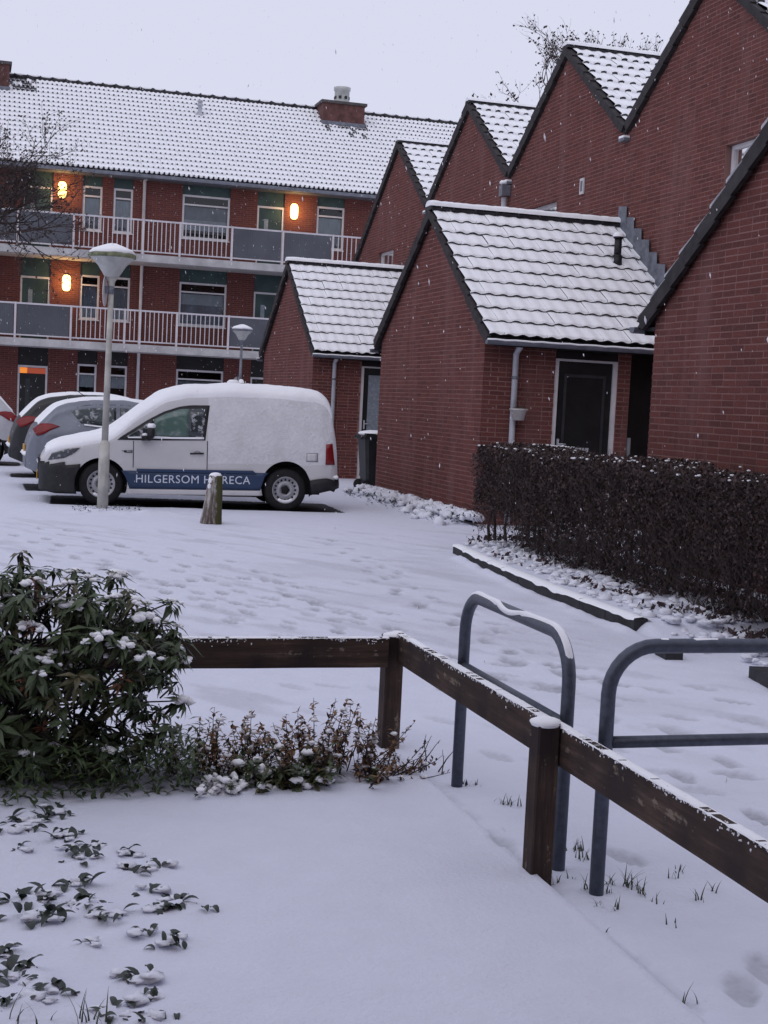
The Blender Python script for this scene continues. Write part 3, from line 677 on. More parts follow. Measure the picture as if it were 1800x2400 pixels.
# ================================================================== SHEDS
def build_shed(Yc, label, nbrick, near_tiles, seed, with_side=True, door=None, far=False, thin_snow=False):
    t = thing('brick_shed', label, 'shed', (XG, Yc, 0), group='gabled brick sheds')
    hw = 2.51; zr = 4.42; ze = zr-hw*TAN
    Pg = lambda s, z, d=0.0: Vector((XG+d, s, z))
    poly = [(Yc-hw, -0.06), (Yc+hw, -0.06), (Yc+hw, ze), (Yc, zr), (Yc-hw, ze)]
    ins = 0.014
    w1 = wall_slab('wall', 'mortar', t, Pg, None, [(Yc-hw+ins, -0.06), (Yc+hw-ins, -0.06), (Yc+hw-ins, ze), (Yc, zr), (Yc-hw+ins, ze)], [])
    # local x of a brick runs to -Y, so start from the far side of each brick
    Pb = lambda s, z, d=0.0: Vector((XG+d, 2*Yc-s, z))
    mp = [(2*Yc-a, b) for a, b in poly]
    brickwork(w1, Pb, ROT_GABLE, mp, [], nbrick[0], seed, s_ref=Yc-hw, zmin=-0.06)
    holes = []
    Ps = lambda s, z, d=0.0: Vector((s, Yc-hw+d, z))
    if door: holes = [(door[0], door[1], -0.05, 2.46)] + ([(8.78, XT-0.02, -0.05, 2.46)] if door[2] == 'dark' else [])
    polys = [(XG+0.10, -0.06), (XT, -0.06), (XT, 2.50), (XG+0.10, 2.50)]
    w2 = wall_slab('wall', 'mortar', t, Ps, None, [(XG+0.012, -0.06), (XT, -0.06), (XT, 2.50), (XG+0.012, 2.50)], holes, 0.12)
    brickwork(w2, Ps, Matrix.Identity(4), [(XG+0.012, -0.06), (XT, -0.06), (XT, 2.50), (XG+0.012, 2.50)], holes, nbrick[1], seed+5, s_ref=XG, zmin=-0.06)
    Pn = lambda s, z, d=0.0: Vector((s, Yc+hw-d, z))
    mb = MB(); mb.box((XG+0.10, Yc+hw-0.10, -0.06), (XT, Yc+hw-0.004, 2.50)); mb.build('wall', 'far_brick', t)
    # roof
    roof = deck(t, XG-0.05, XT, Yc, 4.47, 2.80)
    eave_z = 4.47-2.78*TAN; rotn = slope_rot(TAN, -1); rotf = slope_rot(TAN, 1)
    org = Vector((XG-0.06, Yc-2.80, 4.47-2.80*TAN+0.008))
    n = 15; wt = (XT-XG+0.05)/n
    lay_tiles('near', roof, org, rotn, n, 10, wt, 0.338, 300 if near_tiles else 0)
    lay_tiles('near', roof, Vector((XT, Yc+2.80, 4.47-2.80*TAN+0.008)), rotf, n, 10, wt, 0.338, 0)
    verge_run(t, XG-0.075, Yc-2.80, 4.475-2.80*TAN, Yc, 4.475, snow=False, seed=seed, hgt=0.11, depth=0.05)
    zv = 4.415 if thin_snow else 4.475
    verge_run(t, XG-0.075, Yc+2.66, zv-2.66*TAN, Yc, zv, snow=thin_snow, seed=seed+3, hgt=0.15, depth=0.05)
    ridge_run(t, Yc, 4.528, XG-0.10, XT, 0.115, seed)
    # eaves: soffit board, gutter with a rim of snow
    for sgn in (-1, 1):
        ye = Yc+sgn*2.83
        mb = MB(); mb.box((XG+0.02, Yc+sgn*2.51, 2.44), (XT, Yc+sgn*2.77, 2.475)); mb.box((XG+0.02, Yc+sgn*2.75, 2.40), (XT, Yc+sgn*2.775, 2.52)); mb.build('fascia', 'dark_door', t)
        mb = MB(); k = 10; vs = []
        for x in (XG-0.10, XT-0.02):
            for j in range(k+1):
                a = math.pi+math.pi*j/k; vs.append((x, ye+math.cos(a)*0.062*sgn*-1, 2.475+math.sin(a)*0.062))
        mb.add(vs, [(j, k+1+j, k+2+j, j+1) for j in range(k)], 0, True)
        mb.add(vs[:k+1], [tuple(range(k+1))]); g = mb.build('gutter', 'zinc', t)
        mb = MB(); pts = []
        mb.tube([(XG-0.105+(XT-XG+0.08)*i/24, ye+sgn*0.060, 2.478+0.004*math.sin(i*2.3)) for i in range(25)], 0.013, 6)
        mb.build('snow', 'snow_fine', g)
    # downpipe
    if with_side:
        mb = MB(); x = 7.05; yb = Yc-hw-0.055
        mb.tube([(x, yb-0.2, 2.46), (x, yb-0.12, 2.40), (x, yb, 2.32), (x, yb, 1.2), (x, yb, 0.02)], 0.042, 10)
        dp = mb.build('downpipe', 'grey_pipe', t)
        for z in (2.0, 0.45):
            mb = MB(); mb.tube([(x, yb, z-0.02), (x, yb, z+0.02)], 0.05, 10); mb.box((x-0.02, yb, z-0.015), (x+0.02, Yc-hw+0.008, z+0.015)); mb.build('bracket', 'zinc', dp)
    if door:
        d0, d1, kind = door
        mb = MB(); y0 = Yc-hw+0.03
        mb.box((d0, y0, 2.296), (d1+0.0, y0+0.05, 2.46)); mb.build('lintel_panel', 'dark_door', t)
        mb = MB(); f = 0.062
        mb.box((d0, y0-0.01, -0.02), (d0+f, y0+0.06, 2.295)); mb.box((d1-f, y0-0.01, -0.02), (d1, y0+0.06, 2.295)); mb.box((d0+f, y0-0.008, 2.265), (d1-f, y0+0.06, 2.295)); mb.box((d0+f, y0-0.03, -0.03), (d1-f, y0+0.06, 0.06))
        mb.build('door_frame', 'white_paint', t)
        mb = MB(); mb.box((d0+f, y0+0.025, 0.06), (d1-f, y0+0.065, 2.265)); dr = mb.build('door', 'dark_door', t)
        mb = MB()
        if kind == 'dark':
            a, b, c, e = d0+0.20, d1-0.20, 0.35, 2.05
            for bx in ((a, b, e, e+0.045), (a, b, c, c+0.045)): mb.box((bx[0], y0+0.010, bx[2]), (bx[1], y0+0.026, bx[3]))
            mb.box((a-0.04, y0+0.010, c), (a, y0+0.026, e+0.045)); mb.box((b, y0+0.010, c), (b+0.04, y0+0.026, e+0.045)); mb.build('moulding', 'moulding', dr)
            mb = MB(); mb.box((a+0.1, y0+0.008, 1.02), (a+0.38, y0+0.024, 1.09)); mb.build('letter_slot', 'grey_pipe', dr)
        else:
            mb.box((d0+0.17, y0+0.012, 0.78), (d1-0.14, y0+0.026, 2.12)); mb.build('pane', 'frosted', dr)
        mb = MB(); mb.box((d0+0.10, y0-0.01, 1.02), (d0+0.125, y0+0.026, 1.20)); mb.tube([(d0+0.112, y0-0.03, 1.13), (d0+0.22, y0-0.03, 1.13)], 0.011, 6); mb.tube([(d0+0.112, y0-0.03, 1.13), (d0+0.112, y0+0.02, 1.13)], 0.011, 6); mb.build('handle', 'grey_pipe', dr)
        if kind == 'dark':
            mb = MB(); mb.box((8.78, y0+0.35, -0.03), (XT-0.02, y0+0.40, 2.46)); mb.box((8.775, y0-0.02, -0.03), (8.79, y0+0.40, 2.46)); mb.box((8.78, y0-0.02, 2.45), (XT-0.02, y0+0.40, 2.47)); mb.build('recess_shade_panel', 'dark_door', t)  # near-black panels stand in for the shade of the passage recess
            mb = MB(); mb.tube([(8.96, y0+0.28, 0.0), (8.96, y0+0.28, 1.25)], 0.035, 8); mb.tube([(8.90, y0+0.28, 1.70), (8.90, y0+0.28, 2.35)], 0.02, 8); mb.build('pipe', 'grey_pipe', t)
    return t, roof
mk_glass('frosted', (0.20, 0.235, 0.27), 0.15, rough=0.35)
shed0, roof0 = build_shed(YSH[0], 'brick shed whose blank gable wall stands right behind the long hedge', (300, 0), False, 11, with_side=False, thin_snow=True)
shed1, roof1 = build_shed(YSH[1], 'brick shed with black panelled door and flower pot on its downpipe', (160, 140), True, 23, door=(7.652, 8.592, 'dark'))
shed2, roof2 = build_shed(YSH[2], 'brick shed with glazed dark door behind the white van', (0, 0), True, 37, door=(7.632, 8.60, 'glass'))
# vent pipe on the roof of the middle shed
def roof_hit(px, py, Yc):
    d = ray(px, py)
    # z = 4.52-(Yc-y)*TAN
    t_ = (4.56-Yc*TAN-EYE)/(d.z-d.y*TAN); return EYEV+d*t_
vp = roof_hit(1446, 618, YSH[1])
def build_vent():
    mb = MB(); b = vp-Vector((0, 0, 0.06))
    mb.tube([b, b+Vector((0, 0, 0.17))], 0.072, 14); mb.tube([b+Vector((0, 0, 0.17)), b+Vector((0, 0, 0.44))], 0.055, 14)
    v = mb.build('vent_pipe', 'black_plastic', roof1)
    mb = MB(); mb.lathe([(0.075, 0.43), (0.078, 0.45), (0.0, 0.47)], b, 14); mb.lathe([(0.073, 0.165), (0.075, 0.18), (0.056, 0.19)], b, 14); mb.build('cowl', 'black_plastic', v)
    mb = MB(); mb.lathe([(0.084, 0.452), (0.086, 0.475), (0.06, 0.51), (0.0, 0.525)], b, 14); mb.build('snow', 'snow_fine', v)
build_vent()
# stepped lead flashing where the middle shed's roof meets the terrace wall
def build_flashing(Yc, parent):
    n = 9; rnd = random.Random(5)
    for i in range(n):
        y0 = Yc-0.05-i*0.285; zr = 4.50-(Yc-y0)*TAN
        mb = MB(); h = 0.30+rnd.uniform(-0.02, 0.03)
        mb.add([(XT-0.020-0.003*i, y0+0.03, zr+h+0.02), (XT-0.026-0.003*i, y0-0.26, zr+h-0.01), (XT-0.03-0.003*i, y0-0.31, zr-0.20), (XT-0.024-0.003*i, y0+0.03, zr+0.0),
                (XT-0.14, y0-0.31, zr-0.14), (XT-0.14, y0+0.05, zr+0.11)], [(0, 1, 2, 3), (3, 2, 4, 5)])
        me = mb; o = mb.build('flashing', 'lead', parent); md = o.modifiers.new('s', 'SOLIDIFY'); md.thickness = 0.006
build_flashing(YSH[1], roof1); build_flashing(YSH[2], roof2)
# flower pot hung on the downpipe
def build_pot():
    x, y, z = 7.085, YSH[1]-2.51-0.17, 1.43
    t = thing('flower_pot', 'pale plastic flower pot hung on the grey downpipe', 'pot', (x, y, z))
    mb = MB(); mb.lathe([(0.0, 0.0), (0.075, 0.0), (0.105, 0.13), (0.125, 0.135), (0.128, 0.155), (0.115, 0.158), (0.105, 0.14)], (x, y, z), 20); mb.build('pot', 'pot', t)
    mb = MB(); mb.lathe([(0.106, 0.14), (0.08, 0.165), (0.0, 0.18)], (x, y, z), 14); mb.build('soil', 'soil', t)
    mb = MB()
    for k, (a, b) in enumerate(((0.06, 0.10), (0.10, 0.16), (-0.03, 0.06))):
        mb.tube([(x+a*0.6, y, z+0.15), (x+a, y-0.02, z+0.15+b), (x+a*1.3, y, z+0.18+b)], 0.004, 5)
    mb.lump((x+0.03, y-0.02, z+0.165), 0.05, 0.04, 0.02, 3); mb.build('stem', 'twig', t)
    mb = MB(); mb.tube([(x-0.03, YSH[1]-2.565, z+0.10), (x-0.03, y+0.10, z+0.10)], 0.012, 6); mb.build('hook', 'grey_pipe', t)
build_pot()

# ================================================================== TERRACE
PK = [12.97, 17.95, 22.93, 27.91, 32.89]; HP = 2.49; ZP, ZV = 7.64, 7.64-2.49*TAN
def house(Yc, label, win=None, extra=None, left_low=False, ntile=14, seed=1, vent=None):
    t = thing('terraced_house', label, 'house', (XT, Yc, 0), group='gabled terraced houses')
    Pm = lambda s, z, d=0.0: Vector((XT+d, 2*Yc-s, z)); Pw = lambda s, z, d=0.0: Vector((XT+d, s, z))
    yl = Yc+HP+(1.15 if left_low else 0); zl = ZP-(yl-Yc)*TAN
    poly = [(Yc-HP, 0.0), (yl, 0.0), (yl, zl), (Yc, ZP), (Yc-HP, ZV)]
    holes = [win] if win else []
    w1 = wall_slab('wall', 'mortar', t, Pw, None, poly, holes, 0.25)
    # only the courses above the sheds' eaves carry built bricks
    mp = [(2*Yc-a, b) for a, b in poly]; zc = 2.0
    mp = [(s, max(z, zc)) for s, z in mp]
    brickwork(w1, Pm, ROT_GABLE, mp, [(2*Yc-b, 2*Yc-a, c, d) for a, b, c, d in holes], 0, seed, zmin=zc)
    depth = 8.5; half = HP+0.02
    roof = deck(t, XT-0.05, XT+depth, Yc, ZP+0.06, HP-0.01 if not left_low else HP-0.01)
    if left_low:
        mb = MB(); z0 = ZP+0.06-HP*TAN
        vs = [(XT-0.05, Yc+HP, z0), (XT+depth, Yc+HP, z0), (XT+depth, yl+0.1, zl-0.01), (XT-0.05, yl+0.1, zl-0.01)]
        mb.add(vs, [(0, 1, 2, 3)]); mb.build('roof_slope', 'snow_fine', t)
    lay_tiles('mid', roof, Vector((XT+0.02, Yc-HP+0.06, ZP+0.068-(HP-0.06)*TAN)), slope_rot(TAN, -1), 30, 9, 0.205, 0.331, ntile*9, order=lambda k: k[0])
    lay_tiles('mid', roof, Vector((XT+0.02+30*0.205, Yc+HP-0.06, ZP+0.068-(HP-0.06)*TAN)), slope_rot(TAN, 1), 30, 9, 0.205, 0.331, 0)
    verge_run(t, XT-0.03, Yc-HP+0.05, ZP+0.075-(HP-0.05)*TAN, Yc, ZP+0.075, seed=seed, snow=False, hgt=0.12)
    verge_run(t, XT-0.03, (yl if left_low else Yc+HP-0.05), ZP+0.11-((yl-Yc) if left_low else HP-0.05)*TAN, Yc, ZP+0.11, seed=seed+1, snow=False)
    ridge_run(t, Yc, ZP+0.135, XT-0.08, XT+6.5, 0.095, seed)
    # valley gutter end at the lower side
    yv = Yc-HP; mb = MB(); mb.box((XT-0.10, yv-0.10, ZV-0.10), (XT+0.3, yv+0.10, ZV-0.055)); g = mb.build('gutter', 'lead', t)
    mb = MB(); mb.box((XT-0.105, yv-0.085, ZV-0.055), (XT+0.2, yv+0.085, ZV-0.02)); mb.build('snow', 'snow_fine', g)
    if win:
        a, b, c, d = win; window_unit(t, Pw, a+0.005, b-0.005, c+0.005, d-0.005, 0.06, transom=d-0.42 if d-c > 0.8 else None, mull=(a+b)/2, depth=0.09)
    if vent:
        mb = MB(); y, z = vent; mb.box((XT-0.03, y-0.075, z-0.13), (XT-0.004, y+0.075, z+0.13)); v = mb.build('wall_vent', 'white_paint', t)
        mb = MB(); mb.box((XT-0.034, y-0.04, z-0.085), (XT-0.029, y+0.04, z+0.085)); mb.build('grille', 'zinc', v)
    return t
W = 1.48
h0 = house(PK[0], 'terraced house whose gable rises above the blank shed behind the hedge', seed=3, ntile=0)
h1 = house(PK[1], 'tallest looking brick gable with a window cut by the near shed roof', win=(PK[1]-0.585-W, PK[1]-0.585, 3.85, 5.24), seed=4, ntile=14)
h2 = house(PK[2], 'brick gable house with a small white wall vent above the middle shed', win=(23.10, 24.60, 3.85, 5.215), vent=(22.02, 5.30), seed=5)
h3 = house(PK[3], 'narrow looking brick gable house beside the rain hopper and downpipe', seed=6)
h4 = house(PK[4], 'end brick gable house of the terrace next to the gallery flats', win=(33.0, 34.35, 4.3, 5.27), seed=7, left_low=True)
def hopper():
    y = PK[2]+HP; mb = MB(); t = h2
    mb.box((XT-0.18, y-0.085, 5.55), (XT-0.01, y+0.085, 5.76)); o = mb.build('rain_hopper', 'zinc', t)
    mb = MB(); mb.tube([(XT-0.10, y, 5.52), (XT-0.10, y, 2.6)], 0.05, 10); mb.build('downpipe', 'grey_pipe', t)
    mb = MB(); mb.lump((XT-0.11, y, 5.80), 0.10, 0.10, 0.05, 2); mb.build('snow', 'snow_fine', o)
hopper()

# ================================================================== APARTMENT BLOCK WITH GALLERIES
YG, YF = 43.5, 44.85; G1, G2 = 2.93, 5.63; RAILH = 1.07
def build_flats():
    t = thing('apartment_building', 'long brick gallery flats with green panels and snowy tiled roof', 'building', (5, YF, 0))
    fx = lambda p, y=500: onY(p, y, YF).x; fz = lambda p, y: onY(p, y, YF).z
    gx = lambda p, y=530: onY(p, y, YG).x
    Pf = lambda s, z, d=0.0: Vector((s, YF+d, z))
    hd = fz(216, 436); sl_ = fz(216, 541); dh = fz(634, 484)
    YE = YF-0.42; ez = onY(450, 415, YE).z
    top = ez+0.02
    cols = {'w1': (fx(193.5, 480), fx(239.8, 480)), 'w2': (fx(265.8, 480), fx(311.8, 480)), 'big': (fx(426.8, 500), fx(538.9, 500)), 'd2': (fx(603, 500), fx(666.4, 500)), 'w3': (fx(742, 520), fx(807, 520)),
            'd1': (fx(47, 680), fx(117.5, 680))}
    unit = cols['d2'][0]-cols['d1'][0]
    cols['wb0'] = (cols['big'][0]-unit, cols['big'][1]-unit); cols['w0'] = (cols['w2'][0]-unit, cols['w2'][1]-unit)
    holes = []; items = []
    for fl, off in ((2, 0.0), (1, -2.70), (0, -5.40)):
        ctop = {2: top-0.06, 1: G2-0.18, 0: G1-0.18}[fl]
        for nm, (a, b) in cols.items():
            dr = nm[0] == 'd'; z1 = (dh if dr else hd)+off; z0 = ((G2, G1, 0)[2-fl] if dr else sl_+off)
            if fl == 0 and not dr: z1 -= 0.02
            holes.append((a, b, z0, ctop)); items.append((fl, nm, a, b, z0, z1, ctop))
    wall_slab('wall', 'far_brick', t, Pf, None, [(-9, -0.1), (17, -0.1), (17, top), (-9, top)], holes, 0.22, 0.0)
    mb = MB(); mb.box((-9, YF+0.95, -0.1), (17, YF+9.5, top-0.05)); mb.build('wall', 'far_brick', t)
    rnd = random.Random(12)
    for fl, nm, a, b, z0, z1, zt in items:
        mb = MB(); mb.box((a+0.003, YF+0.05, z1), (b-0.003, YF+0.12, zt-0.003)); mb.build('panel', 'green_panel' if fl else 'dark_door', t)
        if nm[0] == 'd':
            f = 0.06; mb = MB(); y0 = YF+0.03
            mb.box((a, y0, z0), (a+f, y0+0.08, z1)); mb.box((b-f, y0, z0), (b, y0+0.08, z1)); mb.box((a+f, y0+0.002, z1-f), (b-f, y0+0.08, z1))
            fr = mb.build('door_frame', 'white_paint', t)
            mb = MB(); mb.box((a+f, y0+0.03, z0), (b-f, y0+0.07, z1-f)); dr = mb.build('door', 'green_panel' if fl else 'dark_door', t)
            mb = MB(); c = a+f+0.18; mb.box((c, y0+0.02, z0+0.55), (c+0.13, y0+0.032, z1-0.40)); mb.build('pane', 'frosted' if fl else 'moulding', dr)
            if fl == 0 and nm == 'd1':
                mb = MB(); mb.box((a+f, y0+0.01, z1-0.24), (a+0.28, y0+0.06, z1-0.07)); mb.build('transom_light', 'sign_glow', dr)
                mb = MB(); mb.box((a+0.28, y0+0.012, z1-0.24), (b-f, y0+0.06, z1-0.07)); mb.build('transom_light', 'sign_red', dr)
        else:
            big = nm in ('big', 'wb0'); tr = z1-0.30
            cur = []
            if fl == 2: cur = [(z0+0.45, tr-0.05, 'curtain'), (z0+0.05, z0+0.42, 'blind')] if not big else [(tr-0.45, tr-0.04, 'blind'), (z0+0.28, tr-0.45, 'curtain')]
            elif fl == 1: cur = [(z0+0.35, tr-0.03, 'blind'), (z0+0.05, z0+0.34, 'curtain')] if not big else [(tr-0.38, tr-0.04, 'curtain'), (z0+0.04, tr-0.38, 'blind')]
            else: cur = [(z0, tr-0.05, 'blind')] if big else [(tr-0.4, tr, 'curtain')]
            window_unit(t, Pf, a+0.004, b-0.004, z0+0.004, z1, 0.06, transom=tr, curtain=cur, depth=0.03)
    # galleries: slab > posts, rails, balusters, panels
    posts = [41.6, 173, 300, 336, 423, 545, 664.6, 782, 849]; PX = [gx(p) for p in posts]
    PX = [PX[0]-2*(PX[1]-PX[0]), PX[0]-(PX[1]-PX[0])]+PX
    kinds = ['panel', 'panel', 'panel', 'bars', 'bars', 'bars', 'bars', 'panel', 'panel', 'bars']
    for fl, gz in ((2, G2), (1, G1)):
        mb = MB(); mb.box((-9, YG-0.06, gz-0.20), (PX[-1]+0.15, YF+0.004, gz-0.005)); sb = mb.build('gallery', 'concrete', t)
        mb = MB(); mb.box((-9, YG-0.075, gz-0.19), (PX[-1]+0.16, YG-0.05, gz+0.03)); mb.build('edge_beam', 'concrete', sb)
        for i, x in enumerate(PX):
            mb = MB(); mb.box((x-0.03, YG-0.035, gz-0.10), (x+0.03, YG+0.03, gz+RAILH+0.005)); mb.box((x-0.02, YG-0.085, gz-0.11), (x+0.02, YG-0.03, gz-0.02)); mb.build('post', 'rail_paint', sb)
        for i, k in enumerate(kinds):
            a, b = PX[i]+0.031, PX[i+1]-0.031
            mb = MB(); mb.box((a, YG-0.02, gz+RAILH-0.05), (b, YG+0.02, gz+RAILH)); mb.build('handrail', 'rail_paint', sb)
            mb = MB(); mb.box((a, YG-0.015, gz+0.10), (b, YG+0.015, gz+0.14)); mb.build('bottom_rail', 'rail_paint', sb)
            if k == 'panel':
                mb = MB(); mb.box((a+0.02, YG-0.012, gz+0.142), (b-0.02, YG+0.008, gz+RAILH-0.052)); mb.build('panel', 'ribbed_glass', sb)
            else:
                n = max(2, int(round((b-a)/0.138)))
                if fl == 2 and i == 3 or 'bal' not in build_flats.__dict__:
                    q = MB(); q.box((-0.012, -0.012, 0), (0.012, 0.012, RAILH-0.19)); build_flats.bal = q.mesh('baluster', 'rail_paint')
                for j in range(1, n): inst('baluster', build_flats.bal, (a+(b-a)*j/n, YG, gz+0.14), sb)
    # downpipes from the eaves to the ground
    for px in (338.5,):
        x = onY(px, 450, YF-0.07).x; mb = MB()
        mb.tube([(x, YE-0.02, ez-0.08), (x, YF-0.07, ez-0.20), (x, YF-0.07, 4.0), (x, YF-0.07, 0.0)], 0.05, 8); mb.build('downpipe', 'white_paint', t)
    x = PX[-1]+0.13; mb = MB(); mb.tube([(x, YG-0.10, G2+RAILH-0.1), (x, YG-0.10, 0)], 0.10, 8); mb.build('downpipe', 'grey_pipe', t)
    # roof
    d = ray(555, 237.4); lo, hi = YE, YE+12
    for _ in range(50):
        mid = (lo+hi)/2; z = EYE+d.z*mid/d.y
        if z-ez > 0.70*(mid-YE): lo = mid
        else: hi = mid
    yr = lo; zr = EYE+d.z*yr/d.y; tan = (zr-ez)/(yr-YE)
    mb = MB(); x0, x1 = -9.1, 17.1; nrm = 0.05
    mb.add([(x0, YE, ez-0.03), (x1, YE, ez-0.03), (x1, yr, zr-0.04), (x0, yr, zr-0.04), (x0, 2*yr-YE, ez-0.03), (x1, 2*yr-YE, ez-0.03), (x0, YE, ez-0.08), (x1, YE, ez-0.08)], [(0, 1, 2, 3), (3, 2, 5, 4), (6, 7, 1, 0), (0, 3, 4)])
    roof = mb.build('roof', 'tile', t)
    rot = slope_rot(tan, -1); sl = math.hypot(yr-YE, zr-ez); nr = 18; ex = (sl-0.02)/nr; wt = 0.152; nc = int(26/wt)
    def key(k):
        p = proj(Vector((x0+k[0]*wt, YE+k[1]*ex*0.81, ez+k[1]*ex*0.57))); return (0 if 5 < p[0] < 1080 and 5 < p[1] else 1, p[2])
    xch = onY(805, 280, yr-1.05).x
    def bare_near_chimney(c, r, rn):
        x = x0+c*wt; up_ = nr-1-r
        if abs(x-xch) < 0.75 and 2 <= up_ <= 5: return rn.random() < (0.75, 0.55, 0.35, 0.15)[up_-2]
        return (x < 1.7 and x > 0.3 and up_ < 3 and rn.random() < 0.5)
    lay_tiles('far', roof, Vector((x0, YE-0.03, ez-0.045)), rot, nc, nr, wt, ex, 300, order=key, bare=bare_near_chimney)
    n = 64
    for i in range(n):
        xa = x0+26.2*i/n; mb = MB(); mb.tube([(xa, yr, zr+0.03), (xa+0.43, yr, zr+0.02)], [0.115, 0.10], 8); o = mb.build('ridge_tile', 'tile', roof)
        mb = MB(); mb.lump((xa+0.2, yr-0.02, zr+0.10), 0.22, 0.09, 0.05, i, 8, 5, 0.3); mb.build('snow', 'snow_fine', o)
    mb = MB(); mb.box((x0, YE-0.14, ez-0.16), (x1, YE-0.02, ez-0.055)); gt = mb.build('gutter', 'zinc', t)
    mb = MB(); mb.box((x0, YE-0.02, ez-0.18), (x1, YF+0.3, ez-0.10)); mb.build('soffit', 'zinc', t)
    # chimneys
    def chimney(xa, xb, ztop, pot=True):
        ya, yb = yr-1.05, yr+0.10
        mb = MB(); mb.box((xa, ya, zr-0.9), (xb, yb, ztop)); ch = mb.build('chimney', 'chimney_brick', roof)
        mb = MB(); mb.box((xa-0.07, ya-0.07, ztop), (xb+0.07, yb+0.07, ztop+0.09)); mb.build('cap', 'concrete2', ch)
        mb = MB(); mb.lump(((xa+xb)/2, (ya+yb)/2, ztop+0.09), (xb-xa)/2*0.9, 0.38, 0.05, 3, 14, 6, 0.15); mb.build('snow', 'snow_fine', ch)
        mb = MB(); zb = zr-(yr-ya)*tan; mb.box((xa-0.03, ya-0.035, zb-0.05), (xb+0.03, ya+0.05, zb+0.20)); mb.build('flashing', 'lead', ch)
        if pot:
            c = ((xa+xb)/2+0.05, (ya+yb)/2, ztop+0.09); mb = MB()
            mb.lathe([(0.36, 0.0), (0.34, 0.08), (0.27, 0.10)], c, 18); mb.lathe([(0.26, 0.08), (0.26, 0.44), (0.29, 0.48), (0.30, 0.58), (0.0, 0.58)], c, 18); p = mb.build('chimney_pot', 'lamp_plastic', ch)
            for k in range(8):
                a = 2*math.pi*k/8+0.3; q = MB(); v = Vector((math.cos(a), math.sin(a), 0)); q.obox(Vector(c)+v*0.26+Vector((0, 0, 0.22)), Vector((-v.y, v.x, 0))*0.05, v*0.012, Vector((0, 0, 0.05))); q.build('slot', 'dark_door', p)
            mb = MB(); mb.lathe([(0.30, 0.58), (0.29, 0.61), (0.0, 0.65)], c, 18); mb.build('snow', 'snow_fine', p)
    xa = onY(757, 260, yr-1.05).x; xb = onY(854, 275, yr-1.05).x; zt = onY(800, 244, yr-1.05).z
    chimney(xa, xb, zt); xr = onY(22, 180, yr-1.05).x; chimney(xr-1.5, xr, onY(10, 150, yr-1.05).z)
    # vent on the slope
    d = ray(468, 274); k = (ez-YE*tan-EYE)/(d.z-d.y*tan); p = EYEV+d*k
    mb = MB(); mb.lathe([(0.16, -0.1), (0.15, 0.10), (0.07, 0.12), (0.065, 0.34), (0.11, 0.36), (0.11, 0.42), (0.05, 0.46), (0.10, 0.48), (0.09, 0.54), (0, 0.55)], p, 12); mb.build('roof_vent', 'grey_pipe', roof)
    # wall lamps
    def wall_lamp(px, py, label):
        q = onY(px, py, YF); l = thing('wall_lamp', label, 'lamp', (q.x, YF, q.z-0.27), group='lit gallery wall lamps')
        mb = MB(); mb.box((q.x-0.10, YF-0.03, q.z-0.22), (q.x+0.10, YF+0.004, q.z+0.22)); mb.build('back_plate', 'white_paint', l)
        mb = MB(); k = 14; vs = []
        for i in range(7):
            th = math.pi/2*i/6; r = math.cos(th); dd = math.sin(th)*0.11
            for j in range(k):
                a = 2*math.pi*j/k; ca, sa = math.cos(a), math.sin(a)
                ex_ = (abs(ca)**0.6)*(1 if ca > 0 else -1)*0.13*max(r, 0.02); ez_ = (abs(sa)**0.6)*(1 if sa > 0 else -1)*0.25*max(r, 0.02); vs.append((q.x+ex_, YF-0.031-dd, q.z+ez_))
        mb.add(vs, [(i*k+j, i*k+(j+1) % k, (i+1)*k+(j+1) % k, (i+1)*k+j) for i in range(6) for j in range(k)], 0, True); mb.build('lamp_cover', 'lamp_glow', l)
        li = bpy.data.lights.new('bulb', 'POINT'); li.energy = 26; li.color = (1.0, 0.56, 0.18); li.shadow_soft_size = 0.08
        lo_ = bpy.data.objects.new('bulb', li); COL.objects.link(lo_); lo_.location = (q.x, YF-0.38, q.z); attach(lo_, l)
    wall_lamp(145.7, 445, 'lit lamp on the upper gallery wall beside the bare twigs')
    wall_lamp(155.5, 663, 'lit lamp on the middle floor wall beside a glazed door')
    wall_lamp(689, 496, 'lit lamp on the upper gallery wall between door and window')
    # satellite dish by the ground floor
    q = onY(556, 893, YF-0.45); ds = thing('satellite_dish', 'small round satellite dish on the ground floor wall', 'dish', (q.x, YF, q.z))
    mb = MB(); vs = []; k = 18
    for r in (0.0, 0.5, 0.85, 1.0):
        for j in range(k):
            a = 2*math.pi*j/k; vs.append((q.x+0.12*r*math.cos(a), q.y+0.045*r*r-0.03, q.z+0.14*r*math.sin(a)))
    mb.add(vs, [(i*k+j, i*k+(j+1) % k, (i+1)*k+(j+1) % k, (i+1)*k+j) for i in range(3) for j in range(k)], 0, True); mb.build('dish', 'concrete', ds)
    mb = MB(); mb.tube([(q.x, q.y, q.z), (q.x, q.y+0.1, q.z-0.1), (q.x, YF+0.01, q.z-0.1)], 0.018, 6); mb.build('bracket', 'zinc', ds)
    mb = MB(); mb.tube([(q.x, q.y-0.02, q.z), (q.x, q.y-0.03, q.z+0.2)], 0.012, 6); mb.build('arm', 'zinc', ds)
simple('concrete2', (0.075, 0.068, 0.068), 0.85, var=0.3, scale=4, world=True)
build_flats()

